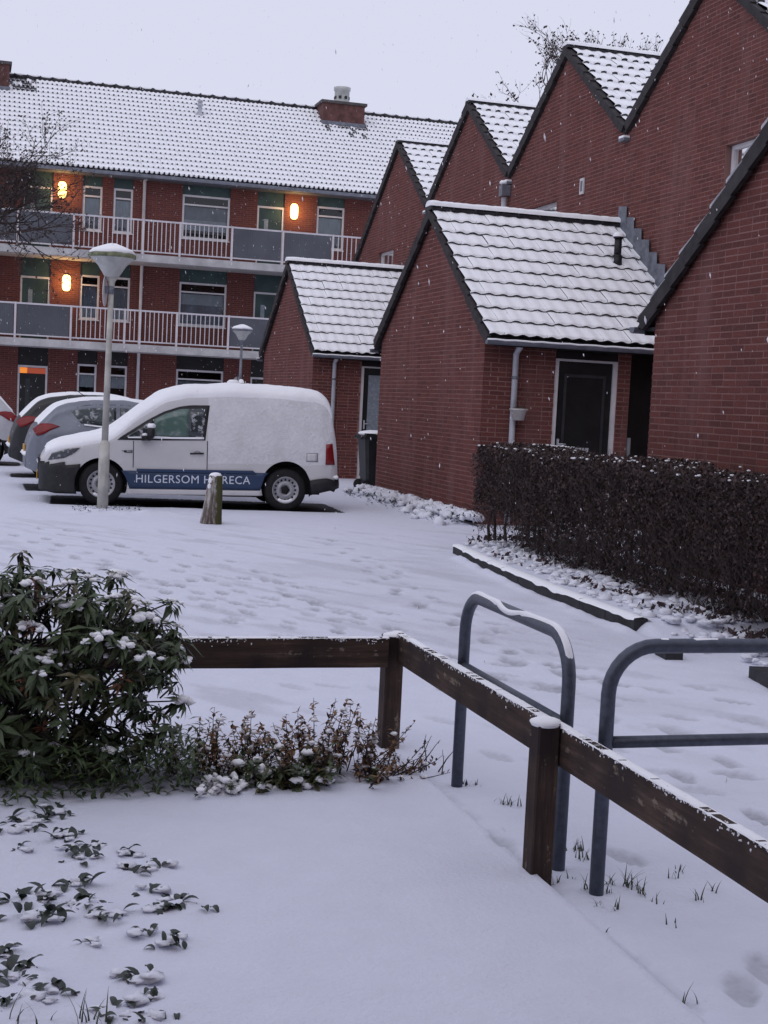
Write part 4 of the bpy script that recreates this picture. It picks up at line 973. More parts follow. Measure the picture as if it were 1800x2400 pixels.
# ================================================================== VEHICLES
def interp(pts, x):
    xs = [p[0] for p in pts]; return float(np.interp(x, xs, [p[1] for p in pts]))
def smooth_prof(pts, r=0.10, n=400):
    x0, x1 = pts[0][0], pts[-1][0]; xs = np.linspace(x0, x1, n); ys = np.interp(xs, [p[0] for p in pts], [p[1] for p in pts])
    k = max(1, int(r/(x1-x0)*n)); ker = np.hanning(2*k+3)[1:-1]; ker /= ker.sum()
    ext = np.concatenate([np.full(k, ys[0]), ys, np.full(k, ys[-1])]); sm_ = np.convolve(ext, ker, 'valid'); sm_[0] = ys[0]; sm_[-1] = ys[-1]
    return list(zip(xs, sm_))
class Car:
    def __init__(s, L, W, top, bot, belt, tum, rtop, plan, crown=0.035):
        s.L, s.W = L, W; s.top = smooth_prof(top, 0.09); s.bot = bot; s.belt, s.tum, s.rt, s.plan, s.crown = belt, tum, rtop, plan, crown
    def w(s, x): return s.W*interp(s.plan, x)
    def side_y(s, x, z):
        w_ = s.w(x)
        if z < s.belt: return w_-0.035*((s.belt-z)/s.belt)**2
        return w_-s.tum*(z-s.belt)-0.06*(z-s.belt)**2
    def contour(s, x):
        zt = interp(s.top, x); zb = interp(s.bot, x); r = min(interp(s.rt, x), (zt-zb)*0.45); z1 = zt-r-s.crown*0.5; pts = []
        for i in range(13): z = zb+(z1-zb)*i/12; pts.append((s.side_y(x, z), z))
        y1 = s.side_y(x, z1); rx = min(r*1.15, y1*0.6)
        for i in range(1, 8):
            a = math.pi/2*i/7; pts.append((y1-rx*(1-math.cos(a)), z1+r*math.sin(a)))
        y2 = y1-rx
        for i in range(1, 6): f = i/5; pts.append((y2*(1-f), zt-s.crown*0.5+s.crown*0.5*(1-(1-f)**2)))
        return pts
    def stations(s, n=90):
        a = np.linspace(0, 1, n); d = 0.5-0.5*np.cos(a*math.pi); return list(s.L*(0.55*a+0.45*d))
    def surface(s, arches, ar):
        xs = s.stations(); C_ = [s.contour(x) for x in xs]; m_ = len(C_[0]); V = []; Fs = []
        for sg in (-1, 1):
            b = len(V)
            for x, c in zip(xs, C_):
                for y, z in c:
                    xx, zz = x, z
                    V.append([xx, sg*y, zz])
            for i in range(len(xs)-1):
                for j in range(m_-1):
                    q = (b+i*m_+j, b+(i+1)*m_+j, b+(i+1)*m_+j+1, b+i*m_+j+1)
                    if j < 12:
                        ins = [any(math.hypot(V[k][0]-ax, V[k][2]-az) < ar for ax, az in arches) for k in q]
                        if all(ins): continue
                    Fs.append((q if sg < 0 else q[::-1], j))
        for v in V:   # pull the border of the wheel openings onto the circle
            for ax, az in arches:
                d = math.hypot(v[0]-ax, v[2]-az)
                if d < ar and abs(v[1]) > s.W*0.6 and d > 1e-3:
                    v[0] = ax+(v[0]-ax)*ar/d; v[2] = az+(v[2]-az)*ar/d
        # end caps
        for i in (0, len(xs)-1):
            loop = [i*m_+j for j in range(m_)]+[len(xs)*m_+i*m_+j for j in range(m_-2, -1, -1)]
            Fs.append((tuple(loop) if i else tuple(reversed(loop)), 99))
        return V, Fs
    def panel(s, name, poly, mat, parent, side, off=0.006, sub=10):
        """flush panel cut to an (x,z) outline and laid on the body side"""
        mb = MB(); xs = [p[0] for p in poly]; zs = [p[1] for p in poly]
        x0, x1 = min(xs), max(xs); vs = []; fs = []
        n = max(2, int((x1-x0)/0.06)+1); m_ = 4
        for i in range(n+1):
            x = x0+(x1-x0)*i/n; x_ = min(max(x, x0+1e-5), x1-1e-5); cr = []
            for k in range(len(poly)):
                (a, b), (c, d) = poly[k], poly[(k+1) % len(poly)]
                if (a > x_) != (c > x_): cr.append(b+(d-b)*(x_-a)/(c-a))
            lo, hi = (min(cr), max(cr)) if cr else (zs[0], zs[0])
            for j in range(m_+1):
                z = lo+(hi-lo)*j/m_; vs.append((x, side*(s.side_y(x, z)+off), z))
        for i in range(n):
            for j in range(m_): fs.append((i*(m_+1)+j, (i+1)*(m_+1)+j, (i+1)*(m_+1)+j+1, i*(m_+1)+j+1))
        mb.add(vs, fs, 0, True); o = mb.build(name, mat, parent, local=True); md = o.modifiers.new('s', 'SOLIDIFY'); md.thickness = 0.005; md.offset = 0
        return o
def wheel(parent, x, y, r, side, steel=True, rr=0.20, snowy=True, dz=0.0):
    mb = MB(); w_ = 0.20
    prof = [(rr, -w_/2), (rr+0.02, -w_/2-0.004), (r-0.035, -w_/2+0.003), (r-0.008, -w_/2+0.03), (r, -w_/2+0.06), (r, w_/2-0.06), (r-0.008, w_/2-0.03), (r-0.035, w_/2-0.003), (rr+0.02, w_/2), (rr, w_/2)]
    mb.lathe(prof, (0, 0, 0), 36, 'y'); tyre = mb.build('tyre', 'rubber', parent, local=True); tyre.location = (x, y, r+dz)
    s = side; mb = MB(); f = s*w_/2
    mb.lathe([(rr, f*0.98), (rr-0.012, f*1.02), (rr-0.02, f*0.85), (rr-0.055, f*0.55), (rr*0.55, f*0.82), (rr*0.42, f*0.86), (rr*0.36, f*0.66), (0.0, f*0.62)], (0, 0, 0), 36, 'y'); mb.lathe([(rr, f*0.98), (rr, -f*0.98), (0, -f*0.5)], (0, 0, 0), 24, 'y')
    rim = mb.build('rim', 'wheel_steel', tyre, local=True)
    mb = MB()
    for k in range(16):
        a = 2*math.pi*k/16; c = Vector((math.cos(a)*(rr-0.045), f*0.66, math.sin(a)*(rr-0.045))); rad = Vector((math.cos(a), 0, math.sin(a))); tg = Vector((-math.sin(a), 0, math.cos(a)))
        mb.obox(c, tg*0.013, Vector((0, f*0.08, 0)), rad*0.017)
    mb.build('slots', 'rubber', rim, local=True)
    mb = MB(); mb.lathe([(rr*0.34, f*0.64), (rr*0.33, f*0.80), (0, f*0.84)], (0, 0, 0), 5, 'y'); mb.build('hub_cap', 'rubber', rim, local=True)
    if snowy:
        mb = MB()
        for k in range(9):
            a = -math.pi/2+(k-4)*0.13; mb.lump((math.cos(a)*(rr-0.03), f*0.95, math.sin(a)*(rr-0.03)), 0.03, 0.014, 0.022, k, 6, 4)
        mb.build('snow', 'snow_fine', rim, local=True)
def car_snow(car, parent, V, Fs, t0=0.045, edge_j=14, mat='snow', wig=0.02, seed=0, zmin=0.0, xr=None):
    """snow blanket over the upward faces of the shell"""
    mb = MB(); n = len(V); cnt = np.zeros((n, 3)); 
    P = [Vector(v) for v in V]; use = {}
    for f, j in Fs:
        if j == 99 or j < edge_j: continue
        a, b, c, d = (P[k] for k in f); nr = (c-a).cross(d-b)
        if nr.length < 1e-9: continue
        nr.normalize()
        if nr.z < 0: nr = -nr
        xc = (a.x+c.x)/2
        if xr and not (xr[0] < xc < xr[1]): continue
        for k in f: cnt[k] += nr
        use[f] = 1
    edge = {}
    for f in use:
        for i in range(4):
            e = tuple(sorted((f[i], f[(i+1) % 4]))); edge[e] = edge.get(e, 0)+1
    key = lambda k: (round(P[k].x, 4), round(abs(P[k].y), 4), round(P[k].z, 4))
    bd = {k for e, c in edge.items() if c == 1 for k in e if abs(P[k].y) > 0.004}
    mp = {}
    for f in use:
        for k in f:
            if k not in mp:
                nv = Vector(cnt[k]); nv.normalize(); p = P[k]
                t_ = t0*(0.75+0.7*mnoise.noise(p*2.3+Vector((seed, 0, 0)))+0.25*mnoise.noise(p*9)) if k not in bd else -0.004
                p2 = p+nv*max(t_, 0.008 if k not in bd else -0.004)+(Vector((0, 0, wig*mnoise.noise(p*6))) if k in bd else Vector((0, 0, 0)))
                mp[k] = len(mb.v); mb.v.append(tuple(p2))
        mb.f.append(tuple(mp[k] for k in f)); mb.m.append(0); mb.smooth.append(True)
    return mb.build('snow', mat, parent, local=True)

def text_mesh(txt, size, mat, name='lettering'):
    cu = bpy.data.curves.new('t', 'FONT'); cu.body = txt; cu.size = size; cu.space_character = 1.06; cu.resolution_u = 3
    ob = bpy.data.objects.new('t', cu); COL.objects.link(ob); dg = bpy.context.evaluated_depsgraph_get(); me = bpy.data.meshes.new_from_object(ob.evaluated_get(dg))
    bpy.data.objects.remove(ob); me.name = name; me.materials.clear(); me.materials.append(MATS[mat]); return me

def build_van():
    t = thing('delivery_van', 'white snow dusted delivery van with blue lettered stripe', 'van', VAN_ORG, VANA)
    t.rotation_euler = (0, math.radians(-1.1), VANA); t.location.z = -0.030; t.scale = (VSC, VSC, VSC)
    top = [(0, 0.60), (0.02, 0.70), (0.10, 0.82), (0.30, 0.92), (0.95, 1.07), (1.05, 1.11), (1.45, 1.43), (1.78, 1.67), (2.1, 1.755), (2.7, 1.80), (3.4, 1.79), (4.05, 1.745), (4.18, 1.66), (4.27, 1.35), (4.34, 1.0), (4.37, 0.60)]
    bot = [(0, 0.22), (0.25, 0.17), (0.6, 0.17), (3.9, 0.19), (4.37, 0.30)]
    rt = [(0, 0.10), (0.3, 0.14), (0.95, 0.18), (1.3, 0.16), (1.8, 0.20), (2.4, 0.22), (4.1, 0.22), (4.37, 0.12)]
    plan = [(0, 0.62), (0.03, 0.72), (0.10, 0.84), (0.22, 0.93), (0.45, 0.985), (0.9, 1.0), (3.7, 1.0), (4.1, 0.985), (4.25, 0.95), (4.33, 0.88), (4.37, 0.78)]
    car = Car(4.37, 0.895, top, bot, 0.95, 0.085, rt, plan); r = 0.315; AX = [(0.88, r), (3.56, r)]; ar = 0.372
    V, Fs = car.surface([(a, r+0.005) for a, _ in AX], ar)
    groups = {'body': MB(), 'bumper': MB(), 'rear_bumper': MB(), 'rear_bumper2': MB(), 'cargo': MB()}
    for g in groups.values(): g.v = [tuple(v) for v in V]
    for f, j in Fs:
        c = sum((Vector(V[k]) for k in f), Vector())/len(f); g = 'body'
        if c.z < 0.60 and c.x < 0.60: g = 'bumper'
        elif c.z < 0.42 and c.x > 3.80 and j != 99: g = 'rear_bumper' if c.y < 0 else 'rear_bumper2'
        elif c.x > 2.42 and c.z > 0.62: g = 'cargo'
        G = groups[g]; G.f.append(f); G.m.append(0); G.smooth.append(j != 99)
    def fin(k, name, mat):
        me = groups[k].mesh(name, mat); o = link(name, me, t, True)
        import bmesh as _b
        bm = _b.new(); bm.from_mesh(me); _b.ops.delete(bm, geom=[v for v in bm.verts if not v.link_faces], context='VERTS'); _b.ops.remove_doubles(bm, verts=bm.verts, dist=1e-4); bm.to_mesh(me); bm.free(); return o
    body = fin('body', 'body', 'van_white'); fin('cargo', 'cargo_body', 'van_frosted')
    fb = fin('bumper', 'bumper', 'black_plastic'); rb = fin('rear_bumper', 'bumper', 'black_plastic'); rb2 = fin('rear_bumper2', 'bumper', 'black_plastic')
    for o in (fb, rb, rb2):
        md = o.modifiers.new('s', 'SOLIDIFY'); md.thickness = 0.03; md.offset = 1
    # bumper step that stands out behind
    mb = MB(); vs = []
    for z, ext in ((0.24, 0.0), (0.27, 0.07), (0.42, 0.075), (0.45, 0.02)):
        for i in range(17):
            y = -0.80+1.6*i/16; k = 1-abs(y/0.80)**5; vs.append((4.30+ext*(0.2+0.8*k), y*1.02, z))
    mb.add(vs, [(a*17+i, a*17+i+1, (a+1)*17+i+1, (a+1)*17+i) for a in range(3) for i in range(16)], 0, True); mb.build('bumper', 'black_plastic', t, True)
    mb = MB()
    for i in range(9): mb.lump((4.32, -0.75+1.5*i/8, 0.46), 0.06, 0.11, 0.035, i)
    mb.build('snow', 'snow', rb, True)
    # underbody and wheel wells
    mb = MB(); mb.box((0.5, -0.70, 0.19), (4.1, 0.70, 0.60)); mb.build('underbody', 'rubber', t, True)
    for ax, _ in AX:
        for sd_ in (-1, 1):
            wheel(t, ax, sd_*0.765, r, sd_, dz=0.0 if ax < 2 else -0.05)
            mb = MB(); k = 18; vs = []
            for y in (sd_*0.872, sd_*0.62):
                for i in range(k+1):
                    a = math.radians(-12)+math.radians(204)*i/k; vs.append((ax+ar*1.0*math.cos(a), y, r+ar*1.0*math.sin(a)))
            mb.add(vs, [(i, i+1, k+2+i, k+1+i) for i in range(k)], 0, True); mb.add(vs[k+1:], [tuple(range(k+1))]); mb.build('wheel_arch', 'rubber', t, True)
    for sd_ in (-1, 1):
        P = lambda nm, pl, mt, par=t, off=0.006: car.panel(nm, pl, mt, par, sd_, off)
        # glass with dark surround
        out = [(1.10, 0.955), (1.16, 1.005), (1.52, 1.245), (1.75, 1.372), (1.98, 1.452), (2.15, 1.478), (2.42, 1.482), (2.405, 0.975), (1.6, 0.958)]
        P('window_surround', out, 'black_plastic', t, 0.004)
        P('window', [(1.62, 1.00), (1.62, 1.262), (1.78, 1.345), (2.0, 1.42), (2.12, 1.425), (2.12, 1.00)], 'van_glass', t, 0.009)
        P('window', [(2.12, 1.00), (2.12, 1.425), (2.37, 1.435), (2.36, 1.00)], 'van_glass_dark', t, 0.009)
        P('quarter_window', [(1.22, 1.0), (1.58, 1.235), (1.58, 1.0)], 'van_glass_dark', t, 0.009)
        wn = P('snow', [(1.25, 0.985), (1.9, 0.985), (2.34, 0.99), (2.34, 1.02), (1.9, 1.01), (1.6, 1.02), (1.25, 1.0)], 'snow_fine', t, 0.02)
        bl = P('stripe', [(1.245, 0.255), (1.262, 0.36), (1.20, 0.46), (1.165, 0.515), (3.30, 0.515), (3.22, 0.44), (3.188, 0.35), (3.192, 0.255)], 'blue_print', t, 0.004)
        P('side_moulding', [(1.38, 0.50), (1.38, 0.545), (3.08, 0.545), (3.12, 0.50)], 'blue_print', t, 0.016)
        P('sill', [(1.25, 0.175), (1.25, 0.245), (3.20, 0.245), (3.20, 0.175)], 'van_white', t, 0.012)
        for x, za, zb in ((1.33, 0.56, 0.945), (2.392, 0.55, 0.965)): P('door_gap', [(x-0.005, za), (x-0.005, zb), (x+0.005, zb), (x+0.005, za)], 'rubber', t, 0.003)
        P('door_handle', [(2.14, 0.765), (2.14, 0.79), (2.34, 0.795), (2.34, 0.77)], 'black_plastic', t, 0.03)
        P('handle_cup', [(2.19, 0.80), (2.22, 0.825), (2.28, 0.825), (2.30, 0.80)], 'wheel_steel', t, 0.005)
        P('fender_badge', [(1.16, 0.805), (1.21, 0.775), (1.315, 0.775), (1.315, 0.81)], 'black_plastic', t, 0.008)
        P('badge', [(1.235, 0.785), (1.235, 0.805), (1.31, 0.805), (1.31, 0.785)], 'wheel_steel', t, 0.013)
        P('tail_light', [(4.15, 0.65), (4.15, 0.955), (4.275, 0.965), (4.30, 0.65)], 'lens_red', t, 0.010)
        P('headlight', [(0.13, 0.64), (0.16, 0.73), (0.40, 0.81), (0.58, 0.83), (0.50, 0.75), (0.36, 0.68)], 'lamp_glass', t, 0.010)
        if sd_ < 0:
            q = [(3.86, 0.69), (3.86, 0.82), (4.03, 0.82), (4.03, 0.69)]; P('flap_gap', q, 'zinc', t, 0.002); P('fuel_flap', [(3.868, 0.698), (3.868, 0.812), (4.022, 0.812), (4.022, 0.698)], 'van_white', t, 0.005)
        # mirror
        mb = MB(); yb = sd_*(car.side_y(1.5, 1.05)); o_ = sd_
        prof = [(-0.02, 0.0), (0.0, 0.075), (0.02, 0.092), (0.12, 0.095), (0.17, 0.075), (0.19, 0.0)]
        c = Vector((1.57, yb+o_*0.16, 1.075)); vs = []
        for i in range(9):
            th = i/8; zz = -0.10+0.20*th; k = (1-abs(2*th-1)**4)*0.95+0.05
            for j in range(10):
                a = 2*math.pi*j/10; vs.append((c.x+0.055*k*math.cos(a), c.y+0.095*k*math.sin(a), c.z+zz))
        mb.add(vs, [(i*10+j, i*10+(j+1) % 10, (i+1)*10+(j+1) % 10, (i+1)*10+j) for i in range(8) for j in range(10)]+[tuple(range(9, -1, -1)), tuple(80+j for j in range(10))], 0, True)
        mb.obox(Vector((1.50, yb+o_*0.06, 0.99)), Vector((0.06, 0, 0)), Vector((0, 0.08, 0)), Vector((0, 0, 0.035))); mi = mb.build('mirror', 'black_plastic', t, True)
        mb = MB(); mb.lump((c.x, c.y, c.z+0.09), 0.058, 0.085, 0.045, 3); mb.build('snow', 'snow', mi, True)
        mb = MB(); mb.lump((1.49, yb+o_*0.07, 1.03), 0.05, 0.06, 0.03, 5); mb.build('snow', 'snow', mi, True)
    # lettering on the near side
    me = text_mesh('HILGERSOM HORECA', 0.163, 'letter'); xs = [v.co.x for v in me.vertices]; x0, x1 = min(xs), max(xs); k = (3.03-1.375)/(x1-x0)
    for v in me.vertices:
        x = 1.375+(v.co.x-x0)*k; z = 0.345+v.co.y*1.02; v.co = (x, -(car.side_y(x, z)+0.0085), z)
    link('lettering', me, t, True)
    # number plate, grille, badge
    mb = MB(); mb.box((-0.035, -0.26, 0.33), (-0.02, 0.26, 0.44)); mb.build('number_plate', 'number_plate', t, True)
    mb = MB(); mb.box((-0.018, -0.42, 0.61), (0.03, 0.42, 0.66)); mb.build('grille', 'black_plastic', t, True)
    sn = car_snow(car, t, V, Fs, 0.028, 13, 'snow', 0.02, 2, xr=(0.10, 4.24))
    mb = MB()
    for i in range(16):
        yy = -0.62+1.24*i/15; mb.lump((0.03+0.16*abs(yy/0.62)**3, yy, 0.605+0.02*math.sin(i*1.3)), 0.06, 0.08, 0.035, i, 10, 6, 0.5)
    mb.build('snow', 'snow', fb, True)
    mb = MB(); mb.lathe([(0.05, 0), (0.03, 0.05), (0, 0.06)], (3.0, 0.2, 1.83), 10); mb.lump((2.85, 0.0, 1.83), 0.10, 0.05, 0.05, 8); mb.build('roof_vent', 'snow', t, True)
build_van()

def build_hatch(name, label, org, L, paint, hgt, tailleft=True, group='snow covered cars parked behind the van', seed=0, light='lens_red'):
    t = thing(name, label, 'car', org, math.pi if tailleft else 0.0, group=group); k = hgt/1.45; q = L/3.85
    top = [(a*q, b*k) for a, b in [(0, 0.55), (0.02, 0.66), (0.12, 0.74), (0.5, 0.85), (0.95, 0.94), (1.08, 0.97), (1.6, 1.26), (1.95, 1.40), (2.4, 1.45), (2.9, 1.43), (3.25, 1.37), (3.42, 1.30), (3.68, 1.02), (3.77, 0.93), (3.83, 0.72), (3.85, 0.55)]]
    bot = [(0, 0.26), (0.3*q, 0.20), (3.5*q, 0.20), (L, 0.33)]; rt = [(0, 0.10), (0.5*q, 0.14), (1.1*q, 0.16), (2.0*q, 0.17), (3.3*q, 0.17), (L, 0.12)]
    plan = [(0, 0.60), (0.05*q, 0.74), (0.18*q, 0.88), (0.4*q, 0.97), (0.8*q, 1.0), (3.1*q, 1.0), (3.5*q, 0.96), (3.72*q, 0.88), (3.82*q, 0.76), (L, 0.64)]
    car = Car(L, 0.83, top, bot, 0.86*k, 0.34, rt, plan); r = 0.295; AX = [0.75*q, 3.20*q]; ar = 0.345
    V, Fs = car.surface([(a, r) for a in AX], ar); mb = MB(); mb.v = [tuple(v) for v in V]; bp = MB(); bp.v = [tuple(v) for v in V]
    for f, j in Fs:
        c = sum((Vector(V[x]) for x in f), Vector())/len(f)
        G = bp if (c.z < 0.50 and (c.x < 0.42*q or c.x > 3.45*q) and paint != 'silver_paint') else mb
        G.f.append(f); G.m.append(0); G.smooth.append(j != 99)
    mb.build('body', paint, t, True)
    if bp.f: bp.build('bumper', 'black_plastic', t, True)
    mb = MB(); mb.box((0.5, -0.62, 0.2), (L-0.5, 0.62, 0.55)); mb.build('underbody', 'rubber', t, True)
    for a in AX:
        for sd_ in (-1, 1): wheel(t, a, sd_*0.70, r, sd_, rr=0.185, snowy=False)
        mb = MB(); mb.lathe([(ar-0.002, -0.78), (ar-0.002, 0.78)], (a, 0, r), 20, 'y'); mb.lathe([(ar-0.002, -0.55), (0.0, -0.55)], (a, 0, r), 20, 'y'); mb.lathe([(ar-0.002, 0.55), (0.0, 0.55)], (a, 0, r), 20, 'y'); mb.build('wheel_arch', 'rubber', t, True)
    for sd_ in (-1, 1):
        P = lambda nm, pl, mt, off=0.006: car.panel(nm, [(a*q, b*k) for a, b in pl], mt, t, sd_, off)
        P('window', [(1.45, 0.935), (1.80, 1.20), (2.05, 1.325), (2.46, 1.345), (2.46, 0.975)], 'car_glass')
        P('window', [(2.52, 0.985), (2.52, 1.345), (2.95, 1.325), (3.22, 1.25), (3.05, 1.04)], 'car_glass')
        P('door_gap', [(2.49, 0.35), (2.49, 0.92), (2.50, 0.92), (2.50, 0.35)], 'rubber', 0.003); P('door_gap', [(1.36, 0.35), (1.36, 0.90), (1.37, 0.90), (1.37, 0.35)], 'rubber', 0.003)
        P('door_handle', [(2.22, 0.80), (2.22, 0.83), (2.40, 0.835), (2.40, 0.805)], paint, 0.02)
        P('tail_light', [(3.36, 0.98), (3.50, 1.02), (3.66, 1.01), (3.76, 0.92), (3.74, 0.82), (3.62, 0.84), (3.50, 0.92)], light, 0.012)
        P('headlight', [(0.12, 0.60), (0.16, 0.69), (0.48, 0.79), (0.40, 0.66)], 'car_glass', 0.010)
        P('snow', [(1.5, 0.92), (2.4, 0.955), (3.0, 1.01), (3.0, 1.03), (2.4, 0.985), (1.5, 0.945)], 'snow_fine', 0.022)
    mb = MB(); mb.box((L-0.004, -0.26, 0.55), (L+0.014, 0.26, 0.66)); mb.build('number_plate', 'number_plate', t, True)
    car_snow(car, t, V, Fs, 0.024, 17, 'snow', 0.015, seed, xr=(0.12*q, 3.70*q))
    mb = MB()
    for i in range(10): mb.lump((L-0.03, -0.44+0.88*i/9, 0.53), 0.07, 0.08, 0.04, i+seed, 10, 6, 0.4)
    mb.build('snow', 'snow', t, True)
    mb = MB(); mb.tube([(2.9*q, 0.0, 1.42*k), (3.12*q, 0, 1.56*k)], 0.006, 5); mb.build('antenna', 'rubber', t, True)
build_hatch('parked_car', 'silver hatchback with red tail light parked right behind the van', SIL_ORG, 3.85, 'silver_paint', 1.45, seed=4)
build_hatch('parked_car', 'black bumpered snowy car parked behind the silver hatchback', BLK_ORG, 4.0, 'black_paint', 1.50, seed=9)
build_hatch('parked_car', 'pale snow buried car parked beyond the black bumpered car', WHT_ORG, 3.95, 'pale_paint', 1.50, tailleft=False, seed=14)

# ================================================================== STREET FURNITURE
def street_lamp(base, h, hr, label, sign=True, pole='cream_paint', rim='moss_rim'):
    t = thing('street_lamp', label, 'lamp', base, group='snow capped street lamps'); x, y, _ = base; lean = Vector((0.012, 0, 0))
    mb = MB(); mb.tube([(x, y, -0.05), (x, y, 0.62), (x+0.003, y, 0.86)], [0.072, 0.072, 0.068], 14); mb.lathe([(0.068, 0.86), (0.045, 0.90)], (x+0.003, y, 0), 14)
    mb.tube([(x+0.003, y, 0.88), (x+0.02, y, h-0.50)], [0.045, 0.036], 12); p = mb.build('pole', pole, t)
    mb = MB(); k = 10; vs = []
    for i in range(2):
        for j in range(20):
            a = 2*math.pi*j/20; ca, sa = math.cos(a), math.sin(a); vs.append((x-0.012+0.03*ca*abs(ca)**-0.4 if abs(ca) > 1e-6 else x-0.012, y-0.062-0.016*i, 0.48+0.20*sa))
    mb.add(vs, [(j, (j+1) % 20, 20+(j+1) % 20, 20+j) for j in range(20)]+[tuple(range(20, 40))]); mb.build('access_door', pole, p)
    c = (x+0.02, y, h-0.50)
    mb = MB(); mb.lathe([(0.040, -0.06), (0.046, 0.0), (0.075, 0.045), (0.085, 0.05)], c, 20); mb.build('neck', pole, t)
    mb = MB(); mb.lathe([(0.075, 0.045), (0.10, 0.075), (hr*0.62, 0.21), (hr*0.95, 0.305), (hr, 0.315)], c, 28); mb.build('lamp_shade', 'lamp_plastic', t)
    mb = MB(); mb.lathe([(hr, 0.305), (hr+0.012, 0.315), (hr+0.010, 0.35), (hr-0.005, 0.365), (hr*0.6, 0.40), (0, 0.42)], c, 28); cap = mb.build('lamp_cap', rim, t)
    mb = MB(); vs = []; n = 28
    for r_, z_ in ((hr-0.004, 0.366), (hr+0.002, 0.385), (hr*0.85, 0.425), (hr*0.5, 0.462), (hr*0.2, 0.492), (0.0, 0.498)):
        for j in range(n):
            a = 2*math.pi*j/n; vs.append((c[0]+r_*math.cos(a), c[1]+r_*math.sin(a), c[2]+z_+0.012*mnoise.noise(Vector((math.cos(a)*2, math.sin(a)*2, r_*5)))))
    mb.add(vs, [(i*n+j, i*n+(j+1) % n, (i+1)*n+(j+1) % n, (i+1)*n+j) for i in range(5) for j in range(n)], 0, True); mb.build('snow', 'snow_fine', cap)
    if sign:
        zc = 2.86; mb = MB(); k = 22; a0 = math.radians(74); ax = Vector((math.cos(a0), math.sin(a0), 0)); nn = Vector((-ax.y, ax.x, 0)); cc = Vector((x-0.062, y, zc)); vs = []
        for s_ in (0.004, -0.004):
            for j in range(k):
                a = 2*math.pi*j/k; vs.append(cc+ax*0.15*math.cos(a)+Vector((0, 0, 0.20*math.sin(a)))+nn*s_)
        mb.add(vs, [tuple(range(k)), tuple(range(2*k-1, k-1, -1))]+[(j, (j+1) % k, k+(j+1) % k, k+j) for j in range(k)]); sg = mb.build('round_sign', 'white_paint', t)
        mb = MB(); mb.tube([(x+0.014, y, zc-0.03), (x+0.014, y, zc+0.07)], 0.046, 10); mb.obox(Vector((x-0.03, y, zc+0.02)), Vector((0.03, 0, 0)), Vector((0, 0.02, 0)), Vector((0, 0, 0.05))); mb.build('clamp', 'zinc', sg)
LB = onZ(240, 1190); street_lamp((LB.x, LB.y, 0), 3.49, 0.30, 'cream street lamp with round sign standing in front of the white van')
d = ray(571, 758); p2 = EYEV+d*40.0
street_lamp((p2.x-0.05, p2.y, 0), 3.58, 0.29, 'slim dark street lamp standing before the gallery flats', sign=False, pole='zinc', rim='zinc')
def build_bollard():
    b = onZ(497, 1227); t = thing('bollard', 'mossy split wooden bollard capped with snow beside the van', 'bollard', (b.x, b.y, 0))
    mb = MB(); n = 16; m_ = 14; vs = []
    for i in range(m_+1):
        f = i/m_; z = -0.04+0.63*f; r0 = 0.135-0.055*f
        for j in range(n):
            a = 2*math.pi*j/n; sq = 1/max(abs(math.cos(a)), abs(math.sin(a)))**0.45; r_ = r0*sq*(1+0.09*mnoise.noise(Vector((math.cos(a)*2.5, math.sin(a)*2.5, z*3))))
            cut = 1.0
            if z < 0.16: cut = 1-0.35*max(0, 1-abs((a-4.75)/0.30))*(1-z/0.16)
            vs.append((r_*cut*math.cos(a)+0.045*f-0.02, r_*0.9*cut*math.sin(a), z))
    fs = [(i*n+j, i*n+(j+1) % n, (i+1)*n+(j+1) % n, (i+1)*n+j) for i in range(m_) for j in range(n)]+[tuple(m_*n+j for j in range(n))]
    mb.add(vs, fs, 0, True); o = mb.build('post', 'weathered_wood', t, True)
    mb = MB(); mb.lump((0.022, 0, 0.585), 0.080, 0.075, 0.045, 4, 14, 8, 0.12); mb.lump((-0.045, -0.05, 0.53), 0.03, 0.02, 0.05, 2); mb.lump((-0.06, -0.06, 0.46), 0.022, 0.018, 0.035, 7); mb.build('snow', 'snow_fine', t, True)
build_bollard()
def build_bin():
    x0, y0 = 6.97, 24.35; t = thing('wheeled_bin', 'dark wheeled rubbish bin with snowy lid between the two sheds', 'bin', (x0, y0, 0))
    mb = MB(); rows = [(0.05, 0.20, 0.22), (0.30, 0.225, 0.25), (0.95, 0.28, 0.31)]; vs = []
    for z, a, b in rows:
        for sx, sy in ((-1, -0.8), (-0.8, -1), (0.8, -1), (1, -0.8), (1, 0.8), (0.8, 1), (-0.8, 1), (-1, 0.8)): vs.append((x0+a*sx, y0+b*sy, z))
    mb.add(vs, [(i*8+j, i*8+(j+1) % 8, (i+1)*8+(j+1) % 8, (i+1)*8+j) for i in range(2) for j in range(8)]+[tuple(range(7, -1, -1))]); mb.build('body', 'bin_plastic', t)
    mb = MB(); mb.box((x0-0.30, y0-0.33, 0.94), (x0+0.30, y0+0.33, 0.99)); mb.obox((x0, y0, 1.005), Vector((0.27, 0, 0)), Vector((0, 0.30, 0)), Vector((0, 0, 0.02))); mb.build('lid', 'bin_plastic', t)
    mb = MB(); mb.lump((x0, y0, 1.02), 0.33, 0.33, 0.06, 5, 16, 8, 0.10); mb.build('snow', 'snow', t)
    for s_ in (-1, 1):
        mb = MB(); mb.tube([(x0-0.22, y0+s_*0.20, 0.10), (x0-0.22, y0+s_*0.26, 0.10)], 0.10, 16); mb.build('wheel', 'rubber', t)
    mb = MB(); mb.tube([(x0-0.32, y0-0.25, 0.97), (x0-0.34, y0-0.25, 0.93), (x0-0.34, y0+0.25, 0.93), (x0-0.32, y0+0.25, 0.97)], 0.015, 6); mb.build('handle', 'bin_plastic', t)
build_bin()

